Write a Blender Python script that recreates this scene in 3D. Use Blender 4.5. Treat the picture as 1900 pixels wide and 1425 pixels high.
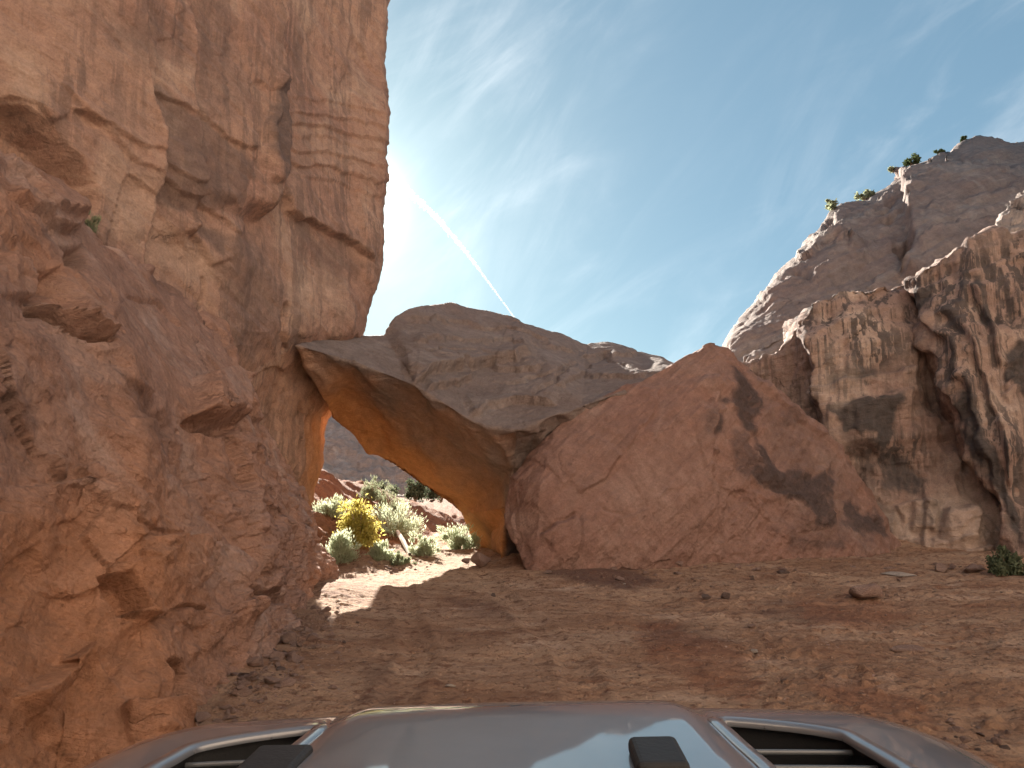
import bpy, bmesh, math, random
import numpy as np
from mathutils import Vector, Matrix

# ------------------------------------------------------------------ scene, camera, light
for o in list(bpy.data.objects): bpy.data.objects.remove(o)
S = bpy.context.scene
COL = S.collection
R = math.radians
W0, H0, F = 1900.0, 1425.0, 1400.0          # photograph size and focal length in its pixels
CAMZ, TP = 1.75, 0.134                       # eye height, tangent of the upward pitch
PITCH = math.atan(TP)
cd = bpy.data.cameras.new('camera'); cam = bpy.data.objects.new('camera', cd); COL.objects.link(cam)
cam.location = (0, 0, CAMZ); cam.rotation_euler = (math.pi/2 + PITCH, 0, 0)
cd.sensor_width = 36; cd.lens = F/W0*36; cd.clip_start = 0.05; cd.clip_end = 20000
S.camera = cam

SUN_EL, SUN_AZ = R(20.5), R(-13.5)          # azimuth from the view axis (+Y), negative = left
sd = Vector((math.sin(SUN_AZ)*math.cos(SUN_EL), math.cos(SUN_AZ)*math.cos(SUN_EL), math.sin(SUN_EL)))
wd = bpy.data.worlds.new('World'); S.world = wd; wd.use_nodes = True
nt = wd.node_tree; nt.nodes.clear()
def N(nt, t, **kw):
    n = nt.nodes.new(t)
    for k, v in kw.items():
        if k in n.inputs.keys() if hasattr(n.inputs, 'keys') else False: n.inputs[k].default_value = v
        else: setattr(n, k, v)
    return n
sky = nt.nodes.new('ShaderNodeTexSky'); sky.sky_type = 'NISHITA'; sky.sun_disc = False
sky.sun_elevation = SUN_EL; sky.sun_rotation = SUN_AZ; sky.altitude = 1500
sky.air_density = 1.0; sky.dust_density = 1.6; sky.ozone_density = 2.0
L = nt.links.new
tc = nt.nodes.new('ShaderNodeTexCoord')
sep = nt.nodes.new('ShaderNodeSeparateXYZ'); L(tc.outputs['Generated'], sep.inputs[0])
# project directions on a flat cloud deck, so that the cirrus runs to the horizon
mz = nt.nodes.new('ShaderNodeMath'); mz.operation = 'ADD'; L(sep.outputs[2], mz.inputs[0]); mz.inputs[1].default_value = 0.14
mx = nt.nodes.new('ShaderNodeMath'); mx.operation = 'DIVIDE'; L(sep.outputs[0], mx.inputs[0]); L(mz.outputs[0], mx.inputs[1])
my = nt.nodes.new('ShaderNodeMath'); my.operation = 'DIVIDE'; L(sep.outputs[1], my.inputs[0]); L(mz.outputs[0], my.inputs[1])
cb = nt.nodes.new('ShaderNodeCombineXYZ'); L(mx.outputs[0], cb.inputs[0]); L(my.outputs[0], cb.inputs[1])
def cirrus(rot, sx, sz, lo, hi, seed, dist=1.2):
    m = nt.nodes.new('ShaderNodeMapping'); L(tc.outputs['Generated'], m.inputs[0])
    m.vector_type = 'TEXTURE'; m.inputs['Rotation'].default_value = (0, R(rot), 0); m.inputs['Scale'].default_value = (1/sx, 2/(sx+sz), 1/sz)
    m.inputs['Location'].default_value = (seed, seed*1.7, seed*.6)
    n = nt.nodes.new('ShaderNodeTexNoise'); L(m.outputs[0], n.inputs['Vector'])
    n.inputs['Scale'].default_value = 1; n.inputs['Detail'].default_value = 9; n.inputs['Roughness'].default_value = 0.6
    n.inputs['Distortion'].default_value = dist
    r = nt.nodes.new('ShaderNodeMapRange'); L(n.outputs[0], r.inputs[0])
    r.inputs[1].default_value = lo; r.inputs[2].default_value = hi; r.interpolation_type = 'SMOOTHSTEP'
    return r.outputs[0]
c1 = cirrus(-52, 1.3, 7., .44, .80, 3.1, .9); c2 = cirrus(-30, 2.2, 11, .46, .85, 7.7, 1.1); c3 = cirrus(0, 2.2, 2.6, .36, .68, 1.2, .4)
def M(op, a, b):
    n = nt.nodes.new('ShaderNodeMath'); n.operation = op
    for i, v in enumerate((a, b)):
        if isinstance(v, (int, float)): n.inputs[i].default_value = v
        else: L(v, n.inputs[i])
    return n.outputs[0]
cov = M('MULTIPLY', M('ADD', M('MULTIPLY', c1, .75), M('MULTIPLY', c2, .55)), M('ADD', M('MULTIPLY', c3, .8), .2))
cov = M('MINIMUM', M('MULTIPLY', cov, 1.05), .9)
# thin ice cloud brightens the sky behind it, more so where the sky itself is bright
gm = nt.nodes.new('ShaderNodeGamma'); L(sky.outputs[0], gm.inputs[0]); gm.inputs[1].default_value = 0.5
hs = nt.nodes.new('ShaderNodeHueSaturation'); tint = nt.nodes.new('ShaderNodeMix'); tint.data_type = 'RGBA'; tint.blend_type = 'MULTIPLY'; tint.inputs[0].default_value = 1; L(gm.outputs[0], tint.inputs[6]); tint.inputs[7].default_value = (.252, .345, .37, 1)
L(tint.outputs[2], hs.inputs['Color']); hs.inputs['Saturation'].default_value = .45; hs.inputs['Value'].default_value = 1.5
mixc = nt.nodes.new('ShaderNodeMix'); mixc.data_type = 'RGBA'
L(cov, mixc.inputs[0]); L(tint.outputs[2], mixc.inputs[6]); L(hs.outputs[0], mixc.inputs[7])
# bright aureole of thin ice cloud round the sun itself
dt = nt.nodes.new('ShaderNodeVectorMath'); dt.operation = 'DOT_PRODUCT'; L(tc.outputs['Generated'], dt.inputs[0]); dt.inputs[1].default_value = sd
dp = M('MAXIMUM', dt.outputs['Value'], 0.)
au = M('ADD', M('MULTIPLY', M('POWER', dp, 800.), 5.), M('ADD', M('MULTIPLY', M('POWER', dp, 160.), .35), M('MULTIPLY', M('POWER', dp, 30.), .06)))
auc = nt.nodes.new('ShaderNodeMix'); auc.data_type = 'RGBA'; auc.blend_type = 'ADD'; auc.inputs[0].default_value = 1
aum = nt.nodes.new('ShaderNodeVectorMath'); aum.operation = 'SCALE'; aum.inputs[0].default_value = (1, 1, .88); L(au, aum.inputs['Scale'])
L(mixc.outputs[2], auc.inputs[6]); L(aum.outputs[0], auc.inputs[7])
bg = nt.nodes.new('ShaderNodeBackground'); L(auc.outputs[2], bg.inputs[0]); bg.inputs[1].default_value = 0.15
wo = nt.nodes.new('ShaderNodeOutputWorld'); L(bg.outputs[0], wo.inputs[0])

sl = bpy.data.lights.new('sun', 'SUN'); sl.energy = 5.0; sl.angle = R(0.5); sl.color = (1, .92, .80)
so = bpy.data.objects.new('sun', sl); COL.objects.link(so); so.location = (0, 0, 60)
so.rotation_euler = (-sd).to_track_quat('-Z', 'Y').to_euler()
vs = S.view_settings; vs.view_transform = 'Standard'; vs.look = 'None'; vs.gamma = 1; vs.use_curve_mapping = False
vs.exposure = 2.35
S.render.engine = 'CYCLES'; S.cycles.max_bounces = 8; S.cycles.diffuse_bounces = 5; S.cycles.transparent_max_bounces = 24

# ------------------------------------------------------------------ helpers: projection, noise
cp, sp = math.cos(PITCH), math.sin(PITCH)
def P(px, py, d):
    """world point seen at photograph pixel (px,py), d metres ahead of the camera"""
    a, b = (px-950)/F, (712.5-py)/F
    y = cp - b*sp; z = sp + b*cp
    return (a/y*d, d, CAMZ + z/y*d)
def proj(V):
    x, y, z = V[:, 0], V[:, 1], V[:, 2]-CAMZ
    f = y*cp + z*sp; u = -y*sp + z*cp
    f = np.where(f < .05, .05, f)
    return 950+F*x/f, 712.5-F*u/f
rs = np.random.RandomState(7)
GR = rs.normal(size=(256, 3)).astype(np.float32); GR /= np.linalg.norm(GR, axis=1)[:, None]
def _h(ix, iy, iz, seed):
    h = (ix.astype(np.uint32)*np.uint32(374761393) + iy.astype(np.uint32)*np.uint32(668265263)
         + iz.astype(np.uint32)*np.uint32(2246822519) + np.uint32(seed*3266489917 & 0xffffffff))
    h = (h ^ (h >> np.uint32(13)))*np.uint32(1274126177)
    return h ^ (h >> np.uint32(16))
def perlin(p, seed=0):
    p = p.astype(np.float32); i = np.floor(p).astype(np.int32); f = p-i
    u = f*f*f*(f*(f*6-15)+10); out = np.zeros(len(p), np.float32)
    for dx in (0, 1):
        wx = u[:, 0] if dx else 1-u[:, 0]
        for dy in (0, 1):
            wy = u[:, 1] if dy else 1-u[:, 1]
            for dz in (0, 1):
                wz = u[:, 2] if dz else 1-u[:, 2]
                g = GR[_h(i[:, 0]+dx, i[:, 1]+dy, i[:, 2]+dz, seed) & 255]
                out += wx*wy*wz*(g[:, 0]*(f[:, 0]-dx)+g[:, 1]*(f[:, 1]-dy)+g[:, 2]*(f[:, 2]-dz))
    return out*1.5
def fbm(p, oct=4, seed=0, gain=.5, ridged=False):
    a, o = 1.0, np.zeros(len(p), np.float32)
    for k in range(oct):
        n = perlin(p*(2.03**k)+k*17.3, seed+k)
        o += a*((1-2*np.abs(n)) if ridged else n); a *= gain
    return o
def voronoi(p, seed=0):
    p = p.astype(np.float32); n = len(p)
    i = np.floor(p).astype(np.int32)
    f1 = np.full(n, 9, np.float32); f2 = f1.copy(); idh = np.zeros(n, np.uint32); off = np.zeros((n, 3), np.float32)
    for dx in (-1, 0, 1):
        for dy in (-1, 0, 1):
            for dz in (-1, 0, 1):
                c = i+np.array([dx, dy, dz], np.int32)
                h = _h(c[:, 0], c[:, 1], c[:, 2], seed)
                j = np.stack([(h & 1023), ((h >> 10) & 1023), ((h >> 20) & 1023)], 1).astype(np.float32)/1023
                q = p-(c+j); d = (q*q).sum(1)
                m = d < f1
                f2 = np.where(m, f1, np.minimum(f2, d)); f1 = np.where(m, d, f1)
                idh = np.where(m, h, idh); off[m] = q[m]
    return np.sqrt(f1), np.sqrt(f2), idh, off
def blocks(p, seed=0, tilt=.6, crack=.12, warp=.25):
    """fractured rock: each cell has its own offset and tilt, with a narrow joint between cells"""
    w = p + warp*np.stack([perlin(p*1.3, seed+5), perlin(p*1.3+9, seed+6), perlin(p*1.3+31, seed+7)], 1)
    f1, f2, h, off = voronoi(w, seed)
    g = GR[(h >> 5) & 255]
    o = (((h >> 3) & 255).astype(np.float32)/255-.5)
    return o + tilt*(g*off).sum(1) - crack*np.exp(-((f2-f1)/.05)**2)
def strata(t, seed=0, sharp=.12):
    """beds of uneven thickness and overhang stacked along t"""
    k = np.floor(t); f = t-k
    def rnd(k): return (_h(k.astype(np.int32), 0*k.astype(np.int32), 0*k.astype(np.int32), seed) & 1023).astype(np.float32)/1023-.5
    w = sstep(1-sharp, 1, f); return rnd(k)*(1-w)+rnd(k+1)*w
def sstep(a, b, x):
    t = np.clip((x-a)/(b-a), 0, 1); return t*t*(3-2*t)
def segdist(px, py, poly):
    """distance to a polyline, side of it (+1 = to the left when walking along it, in picture terms below/right excluded) and end taper"""
    best = np.full(len(px), 1e9); side = np.zeros(len(px)); par = np.zeros(len(px))
    n = len(poly)-1
    for k in range(n):
        (ax, ay), (bx, by) = poly[k], poly[k+1]
        dx, dy = bx-ax, by-ay; l2 = dx*dx+dy*dy
        t = np.clip(((px-ax)*dx+(py-ay)*dy)/l2, 0, 1)
        d = np.hypot(px-ax-t*dx, py-ay-t*dy); m = d < best
        best = np.where(m, d, best); side = np.where(m, np.sign(dx*(py-ay)-dy*(px-ax)), side); par = np.where(m, (k+t)/n, par)
    return best, side, par
def inpoly(px, py, poly):
    """signed distance, positive inside"""
    ins = np.zeros(len(px), bool); q = poly+[poly[0]]
    for k in range(len(poly)):
        (ax, ay), (bx, by) = q[k], q[k+1]
        if ay == by: continue
        c = ((ay > py) != (by > py)) & (px < (bx-ax)*(py-ay)/(by-ay)+ax)
        ins ^= c
    d = segdist(px, py, q)[0]
    return np.where(ins, d, -d)

class Sculpt:
    """relief worked into a dense surface: V points, n normals, (px,py) where the photograph shows them"""
    def __init__(s, V, n):
        s.V, s.n = V, n; s.d = np.zeros(len(V), np.float32)
        px, py = proj(V); w = V*1.3
        s.px = (px + 9*fbm(w, 3, 91)).astype(np.float32); s.py = (py + 9*fbm(w+50, 3, 95)).astype(np.float32)
        s.front = V[:, 1] > .5
        s.attr = {}; s.nz = None
    def box(s, poly, pad):
        a = np.array(poly); lo, hi = a.min(0)-pad, a.max(0)+pad
        return np.nonzero((s.px > lo[0]) & (s.px < hi[0]) & (s.py > lo[1]) & (s.py < hi[1]) & s.front)[0]
    def crack(s, poly, w=3, depth=.08):
        i = s.box(poly, w*4); d, _, t = segdist(s.px[i], s.py[i], poly)
        s.d[i] -= depth*np.exp(-(d/w)**2)*sstep(0, .15, t)*(1-sstep(.85, 1, t))
    def ledge(s, poly, step=.1, fall=80, w=2.6):
        """rock on one side of the line stands proud by step, fading over fall pixels"""
        i = s.box(poly, fall*3.5); d, sg, t = segdist(s.px[i], s.py[i], poly); d = d*sg
        s.d[i] += step*sstep(-w, w, d)*np.exp(-np.maximum(d, 0)/fall)*sstep(0, .1, t)*(1-sstep(.9, 1, t))
    def poly(s, poly, amount, edge=6):
        i = s.box(poly, edge); s.d[i] += amount*sstep(-edge*.3, edge, inpoly(s.px[i], s.py[i], poly))
    def blob(s, cx, cy, rx, ry, amount, rot=0, pw=2):
        c, sn = math.cos(rot), math.sin(rot); x, y = s.px-cx, s.py-cy
        s.d += amount*np.exp(-(((x*c+y*sn)/rx)**2+((-x*sn+y*c)/ry)**2)**(pw/2))*s.front
    def stain(s, name, polys, edge=10, amount=1.0, rough=14):
        a = s.attr.setdefault(name, np.zeros(len(s.V), np.float32))
        if s.nz is None: s.nz = fbm(s.V*1.6, 4, 77)
        for p in polys:
            i = s.box(p, edge+rough*1.5)
            a[i] = np.maximum(a[i], amount*sstep(-edge, edge, inpoly(s.px[i], s.py[i], p)+rough*s.nz[i]))
    def done(s): return s.V + s.n*s.d[:, None]

def mesh_np(name, V, Fq, mat=None, attrs=None, smooth=True):
    me = bpy.data.meshes.new(name); V = np.ascontiguousarray(V, np.float32); Fq = np.ascontiguousarray(Fq, np.int32)
    me.vertices.add(len(V)); me.vertices.foreach_set('co', V.ravel())
    k = Fq.shape[1]; me.loops.add(Fq.size); me.loops.foreach_set('vertex_index', Fq.ravel())
    me.polygons.add(len(Fq)); me.polygons.foreach_set('loop_start', np.arange(0, Fq.size, k, dtype=np.int32))
    me.polygons.foreach_set('use_smooth', np.full(len(Fq), smooth))
    me.update(calc_edges=True); me.validate()
    for an, av in (attrs or {}).items():
        a = me.attributes.new(an, 'FLOAT', 'POINT'); a.data.foreach_set('value', np.ascontiguousarray(av, np.float32))
    if mat: me.materials.append(mat)
    return me
def link(name, me, parent=None, loc=(0, 0, 0), rot=(0, 0, 0), sc=(1, 1, 1), **tags):
    o = bpy.data.objects.new(name, me); COL.objects.link(o); o.location = loc; o.rotation_euler = rot; o.scale = sc
    if parent: o.parent = parent
    for k, v in tags.items(): o[k] = v
    return o
def based(name, V, Fq, mat, attrs=None, **tags):
    """a mesh object whose origin lies at the base of its thing"""
    b = np.array([V[:, 0].mean(), V[:, 1].mean(), V[:, 2].min()])
    return link(name, mesh_np(name, V-b, Fq, mat, attrs), loc=tuple(b), **tags)
def spline(ctrl, counts, tau):
    """dense points along axis 0 of a control array; tau 0 = straight, .5 = smooth"""
    out = []; n = len(ctrl)
    for i in range(n-1):
        p1, p2 = ctrl[i], ctrl[i+1]; p0 = ctrl[max(i-1, 0)]; p3 = ctrl[min(i+2, n-1)]
        k = counts[i]; t = (np.arange(k)/k).reshape((-1,)+(1,)*(ctrl.ndim-1))
        m1, m2 = tau*(p2-p0), tau*(p3-p1); l = 2*tau
        h = (2*t**3-3*t**2+1)*p1+(t**3-2*t**2+t)*m1+(-2*t**3+3*t**2)*p2+(t**3-t**2)*m2
        out.append(h*l+(p1+(p2-p1)*t)*(1-l) if l < 1 else h)
    out.append(ctrl[-1:]); return np.concatenate(out)
def net(rows, sp_px=3.0, tau=.35, lo=3, coarse=.6, taus=None):
    """rows: list of rows of world points -> dense grid points, normals, quads"""
    C = np.array(rows, float); r, c = C.shape[:2]
    px, py = proj(C.reshape(-1, 3)); px = np.clip(px, -60, 1960).reshape(r, c); py = np.clip(py, -60, 1480).reshape(r, c)
    inside = (C[..., 1] > .5) & (px > -59) & (px < 1959) & (py > -59) & (py < 1479)
    def cnt(axis):
        dl = np.hypot(np.diff(px, axis=axis), np.diff(py, axis=axis)); b = np.delete(inside, 0, axis) | np.delete(inside, -1, axis); dl = np.where(b, dl, 0)
        wl = np.linalg.norm(np.diff(C, axis=axis), axis=2).max(1-axis)
        return [int(max(lo, a/sp_px, b_/coarse)) for a, b_ in zip(.3*dl.max(1-axis)+.7*np.percentile(dl, 70, axis=1-axis), wl)]
    G = spline(C, cnt(0), tau); G = spline(np.swapaxes(G, 0, 1), cnt(1), tau if taus is None else taus); G = np.swapaxes(G, 0, 1)
    a = np.gradient(G, axis=1); b = np.gradient(G, axis=0); n = np.cross(b, a); n /= np.linalg.norm(n, axis=2)[..., None]+1e-9
    m, k = G.shape[:2]; idx = np.arange(m*k).reshape(m, k)
    Q = np.stack([idx[:-1, :-1], idx[:-1, 1:], idx[1:, 1:], idx[1:, :-1]], -1).reshape(-1, 4)
    return G.reshape(-1, 3), n.reshape(-1, 3), Q
def refine(V, T, L_px, lmin=.02, rounds=16):
    """split the triangles of a closed hull until their edges are short in the photograph"""
    V = np.array(V, float); T = np.array(T, int)
    for _ in range(rounds):
        E = np.sort(np.concatenate([T[:, [0, 1]], T[:, [1, 2]], T[:, [2, 0]]]), 1)
        key = E[:, 0]*len(V)+E[:, 1]; u, inv = np.unique(key, return_inverse=True)
        a, b = u//len(V), u % len(V)
        ln = np.linalg.norm(V[a]-V[b], axis=1); dist = np.maximum(.5*(V[a, 1]+V[b, 1]), 1)
        ct = V[T].mean(1); fn = np.cross(V[T[:, 1]]-V[T[:, 0]], V[T[:, 2]]-V[T[:, 0]])
        vis = (fn*(np.array([0, 0, CAMZ])-ct)).sum(1) > -.12*np.linalg.norm(fn, axis=1)*np.linalg.norm(ct, axis=1)
        ev = np.zeros(len(u), bool); ev[inv[np.tile(vis, 3)]] = True
        split = ln > np.maximum(L_px*dist/F, lmin)*np.where(ev, 1, 6)
        if not split.any(): break
        nid = np.full(len(u), -1); nid[split] = len(V)+np.arange(split.sum())
        V = np.concatenate([V, .5*(V[a[split]]+V[b[split]])])
        nT = len(T); m = np.stack([nid[inv[:nT]], nid[inv[nT:2*nT]], nid[inv[2*nT:]]], 1); k = (m >= 0).sum(1); out = [T[k == 0]]
        q = k == 3; t, e = T[q], m[q]
        out += [np.stack([t[:, 0], e[:, 0], e[:, 2]], 1), np.stack([e[:, 0], t[:, 1], e[:, 1]], 1), np.stack([e[:, 2], e[:, 1], t[:, 2]], 1), e]
        for s in range(3):
            r_ = [(s+j) % 3 for j in range(3)]
            q = (k == 1) & (m[:, s] >= 0); t, e = T[q][:, r_], m[q][:, r_]
            out += [np.stack([t[:, 0], e[:, 0], t[:, 2]], 1), np.stack([e[:, 0], t[:, 1], t[:, 2]], 1)]
            q = (k == 2) & (m[:, s] < 0); t, e = T[q][:, r_], m[q][:, r_]   # edges 1 and 2 split
            out += [np.stack([t[:, 0], t[:, 1], e[:, 1]], 1), np.stack([t[:, 0], e[:, 1], e[:, 2]], 1), np.stack([e[:, 2], e[:, 1], t[:, 2]], 1)]
        T = np.concatenate(out)
    return V, T
def relax(V, T, it, f=.5):
    E = np.unique(np.sort(np.concatenate([T[:, [0, 1]], T[:, [1, 2]], T[:, [2, 0]]]), 1), axis=0)
    deg = np.bincount(E.ravel(), minlength=len(V))[:, None]
    for _ in range(it):
        s = np.zeros_like(V)
        for c in range(3):
            s[:, c] = np.bincount(E[:, 0], V[E[:, 1], c], len(V))+np.bincount(E[:, 1], V[E[:, 0], c], len(V))
        V = V*(1-f)+f*s/np.maximum(deg, 1)
    return V
def vnorm(V, T):
    fn = np.cross(V[T[:, 1]]-V[T[:, 0]], V[T[:, 2]]-V[T[:, 0]]); n = np.zeros_like(V)
    for k in range(3):
        for c in range(3): n[:, c] += np.bincount(T[:, k], fn[:, c], len(V))
    return n/(np.linalg.norm(n, axis=1)[:, None]+1e-12)
def hull(pts):
    bm = bmesh.new()
    for p in pts: bm.verts.new(p)
    bmesh.ops.convex_hull(bm, input=bm.verts)
    for v in [v for v in bm.verts if not v.link_faces]: bm.verts.remove(v)
    bmesh.ops.triangulate(bm, faces=bm.faces); bmesh.ops.recalc_face_normals(bm, faces=bm.faces); bm.verts.index_update()
    V = np.array([v.co[:] for v in bm.verts]); T = np.array([[v.index for v in f.verts] for f in bm.faces]); bm.free()
    return V, T

# ------------------------------------------------------------------ materials
def new_mat(name):
    m = bpy.data.materials.new(name); m.use_nodes = True; m.node_tree.nodes.clear(); return m, m.node_tree
class G:
    """small node-graph writer"""
    def __init__(s, nt): s.nt = nt; s.tc = nt.nodes.new('ShaderNodeTexCoord')
    def put(s, sock, v):
        if isinstance(v, (int, float)): sock.default_value = v
        elif isinstance(v, tuple): sock.default_value = v if len(v) == len(sock.default_value) else v+(1,)
        else: s.nt.links.new(v, sock)
    def noise(s, scale, det=4, rough=.55, map=(1, 1, 1), rot=(0, 0, 0), dist=0, loc=(0, 0, 0)):
        m = s.nt.nodes.new('ShaderNodeMapping'); s.nt.links.new(s.tc.outputs['Object'], m.inputs[0])
        m.vector_type = 'TEXTURE'; m.inputs['Scale'].default_value = tuple(1/k for k in map); m.inputs['Rotation'].default_value = rot; m.inputs['Location'].default_value = loc
        n = s.nt.nodes.new('ShaderNodeTexNoise'); s.nt.links.new(m.outputs[0], n.inputs['Vector'])
        n.inputs['Scale'].default_value = scale; n.inputs['Detail'].default_value = det; n.inputs['Roughness'].default_value = rough; n.inputs['Distortion'].default_value = dist
        return n.outputs[0]
    def rng(s, v, a, b, c=0., d=1., smooth=True):
        n = s.nt.nodes.new('ShaderNodeMapRange'); n.interpolation_type = 'SMOOTHSTEP' if smooth else 'LINEAR'
        s.put(n.inputs[0], v)
        for i, x in enumerate((a, b, c, d)): n.inputs[i+1].default_value = x
        return n.outputs[0]
    def math(s, op, a, b=0.):
        n = s.nt.nodes.new('ShaderNodeMath'); n.operation = op; s.put(n.inputs[0], a); s.put(n.inputs[1], b); return n.outputs[0]
    def mix(s, f, a, b, mode='MIX'):
        n = s.nt.nodes.new('ShaderNodeMix'); n.data_type = 'RGBA'; n.blend_type = mode
        s.put(n.inputs[0], f); s.put(n.inputs[6], a); s.put(n.inputs[7], b); return n.outputs[2]
    def attr(s, name):
        n = s.nt.nodes.new('ShaderNodeAttribute'); n.attribute_name = name; return n.outputs['Fac']
    def bump(s, h, strength, dist, normal=None):
        n = s.nt.nodes.new('ShaderNodeBump'); s.put(n.inputs['Height'], h); n.inputs['Strength'].default_value = strength; n.inputs['Distance'].default_value = dist
        if normal is not None: s.nt.links.new(normal, n.inputs['Normal'])
        return n.outputs[0]
    def out(s, col, rough=.9, normal=None, spec=.15, **kw):
        b = s.nt.nodes.new('ShaderNodeBsdfPrincipled'); s.put(b.inputs['Base Color'], col); s.put(b.inputs['Roughness'], rough)
        b.inputs['Specular IOR Level'].default_value = spec
        for k, v in kw.items(): s.put(b.inputs[k.replace('_', ' ')], v)
        if normal is not None: s.nt.links.new(normal, b.inputs['Normal'])
        o = s.nt.nodes.new('ShaderNodeOutputMaterial'); s.nt.links.new(b.outputs[0], o.inputs[0]); return b
def ds(c, f):
    l = .35*c[0]+.5*c[1]+.15*c[2]; return tuple(round(x+(l-x)*f, 4) for x in c)
def rock(name, base, alt, pale, dark, bed=(.15, .1, 0), bedscale=3.0, bedamt=.35, streak=.5, streak_lo=.55, bump=.6, bscale=1.0, palescale=.5, sat=.45, fresh_glow=None):
    base, alt, pale, dark = (ds(c_, sat) for c_ in (base, alt, pale, dark))
    m, nt = new_mat(name); g = G(nt)
    c = g.mix(g.rng(g.noise(.45, 6, .6, dist=.6), .38, .66), base, alt)
    c = g.mix(g.math('MULTIPLY', g.rng(g.noise(palescale, 7, .65, loc=(3, 8, 1), dist=1.), .48, .72), .75), c, pale)
    b = g.noise(1, 6, .6, map=(.25, .25, bedscale), rot=bed, dist=.25)
    c = g.mix(g.math('MULTIPLY', g.rng(b, .47, .72), bedamt), c, g.mix(.5, dark, alt))
    b2 = g.noise(1, 5, .6, map=(.5, .5, bedscale*3.3), rot=bed, loc=(5, 5, 5))
    c = g.mix(g.math('MULTIPLY', g.rng(b2, .5, .75), bedamt*.7), c, pale)
    st = g.noise(1, 5, .65, map=(3.2, 3.2, .09), loc=(1, 2, 3), dist=.2)
    st2 = g.noise(1, 4, .6, map=(10, 10, .3), loc=(9, 2, 3))
    sk = g.math('MULTIPLY', g.rng(g.math('ADD', g.math('MULTIPLY', st, .65), g.math('MULTIPLY', st2, .35)), streak_lo, streak_lo+.08), g.math('ADD', g.math('MULTIPLY', g.attr('streak'), 1.), streak))
    sk = g.math('MULTIPLY', sk, g.rng(g.noise(.5, 3, .5, loc=(4, 4, 9)), .35, .6, .35, 1.))
    c = g.mix(g.math('MINIMUM', sk, .9), c, dark)
    vn = g.math('MULTIPLY', g.attr('varnish'), g.rng(g.noise(2.2, 7, .65, dist=.5), .22, .52, .45, 1.))
    c = g.mix(g.math('MINIMUM', vn, .96), c, dark)
    c = g.mix(g.math('MULTIPLY', g.attr('pale'), .85), c, pale)
    if fresh_glow: c = g.mix(g.math('MULTIPLY', g.attr('fresh_glow'), .85), c, fresh_glow)  # orange of fresh rock, which also carries painted bounce glow
    gr = g.noise(30, 6, .75)
    c = g.mix(.95, c, g.mix(gr, (.25, .25, .25), (.77, .77, .77)), 'OVERLAY')
    sp_ = g.noise(5*bscale, 8, .7, dist=.3)
    c = g.mix(.85, c, g.mix(sp_, (.2, .2, .2), (.82, .82, .82)), 'OVERLAY')
    # hairline joints
    mp = nt.nodes.new('ShaderNodeMapping'); nt.links.new(g.tc.outputs['Object'], mp.inputs[0]); mp.inputs['Scale'].default_value = (.8*bscale, .8*bscale, 1.1*bscale); mp.inputs['Rotation'].default_value = bed
    wn = nt.nodes.new('ShaderNodeTexNoise'); nt.links.new(mp.outputs[0], wn.inputs['Vector']); wn.inputs['Scale'].default_value = 1.7; wn.inputs['Detail'].default_value = 5; wn.inputs['Roughness'].default_value = .6
    wv = nt.nodes.new('ShaderNodeMix'); wv.data_type = 'VECTOR'; wv.inputs[0].default_value = .45; nt.links.new(mp.outputs[0], wv.inputs[4]); nt.links.new(wn.outputs['Color'], wv.inputs[5])
    vo = nt.nodes.new('ShaderNodeTexVoronoi'); vo.feature = 'DISTANCE_TO_EDGE'; vo.inputs['Scale'].default_value = 2.2; nt.links.new(wv.outputs[1], vo.inputs['Vector'])
    ck = g.math('MULTIPLY', g.rng(vo.outputs['Distance'], .0, .022, 1., 0.), g.rng(g.noise(.9*bscale, 4, .6, loc=(2, 7, 4)), .56, .68))
    c = g.mix(g.math('MULTIPLY', ck, .3), c, dark)
    pit = g.rng(g.noise(11*bscale, 5, .7, loc=(6, 6, 1), dist=.5), .64, .74)
    c = g.mix(g.math('MULTIPLY', pit, .45), c, dark)
    h = g.math('ADD', g.math('MULTIPLY', g.noise(4.5*bscale, 12, .66, dist=.4), 1.), g.math('MULTIPLY', b2, .8))
    h = g.math('SUBTRACT', h, g.math('ADD', g.math('MULTIPLY', ck, .45), g.math('MULTIPLY', pit, .22)))
    nrm = g.bump(h, bump*1.25, .16)
    nrm = g.bump(g.noise(38*bscale, 8, .75), bump*.8, .025, nrm)
    g.out(c, .92, nrm, .12); return m
M_left_hi = rock('sandstone_upper', (.38, .21, .135), (.325, .165, .11), (.48, .315, .215), (.135, .09, .078), bed=(-.5, 0, 0), bedscale=2.6, bedamt=.55, streak=.55, streak_lo=.48, bump=.45, sat=.28, fresh_glow=(.46, .22, .095))
M_left_lo = rock('sandstone_lower', (.36, .185, .125), (.40, .185, .10), (.46, .31, .255), (.19, .105, .08), bed=(-.55, 0, 0), bedscale=2.4, bedamt=.22, streak=.0, bump=.75, palescale=.7, sat=.28, fresh_glow=(.43, .21, .115))
M_slab = rock('sandstone_slab', (.22, .15, .125), (.21, .13, .10), (.29, .215, .185), (.11, .08, .072), bed=(.5, -.1, 0), bedscale=3, bedamt=.2, streak=.0, bump=.5, fresh_glow=(.50, .235, .09))
M_bould = rock('sandstone_boulder', (.255, .135, .10), (.25, .122, .088), (.325, .20, .16), (.075, .052, .05), bed=(0, -.75, 0), bedscale=3.0, bedamt=.4, streak=0., bump=.55, sat=.25)
M_right = rock('sandstone_varnished', (.33, .19, .13), (.28, .15, .107), (.46, .32, .23), (.075, .060, .058), bed=(0, -.12, 0), bedscale=1.6, bedamt=.25, streak=.5, streak_lo=.47, bump=.55, bscale=.6, sat=.42)
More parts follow.
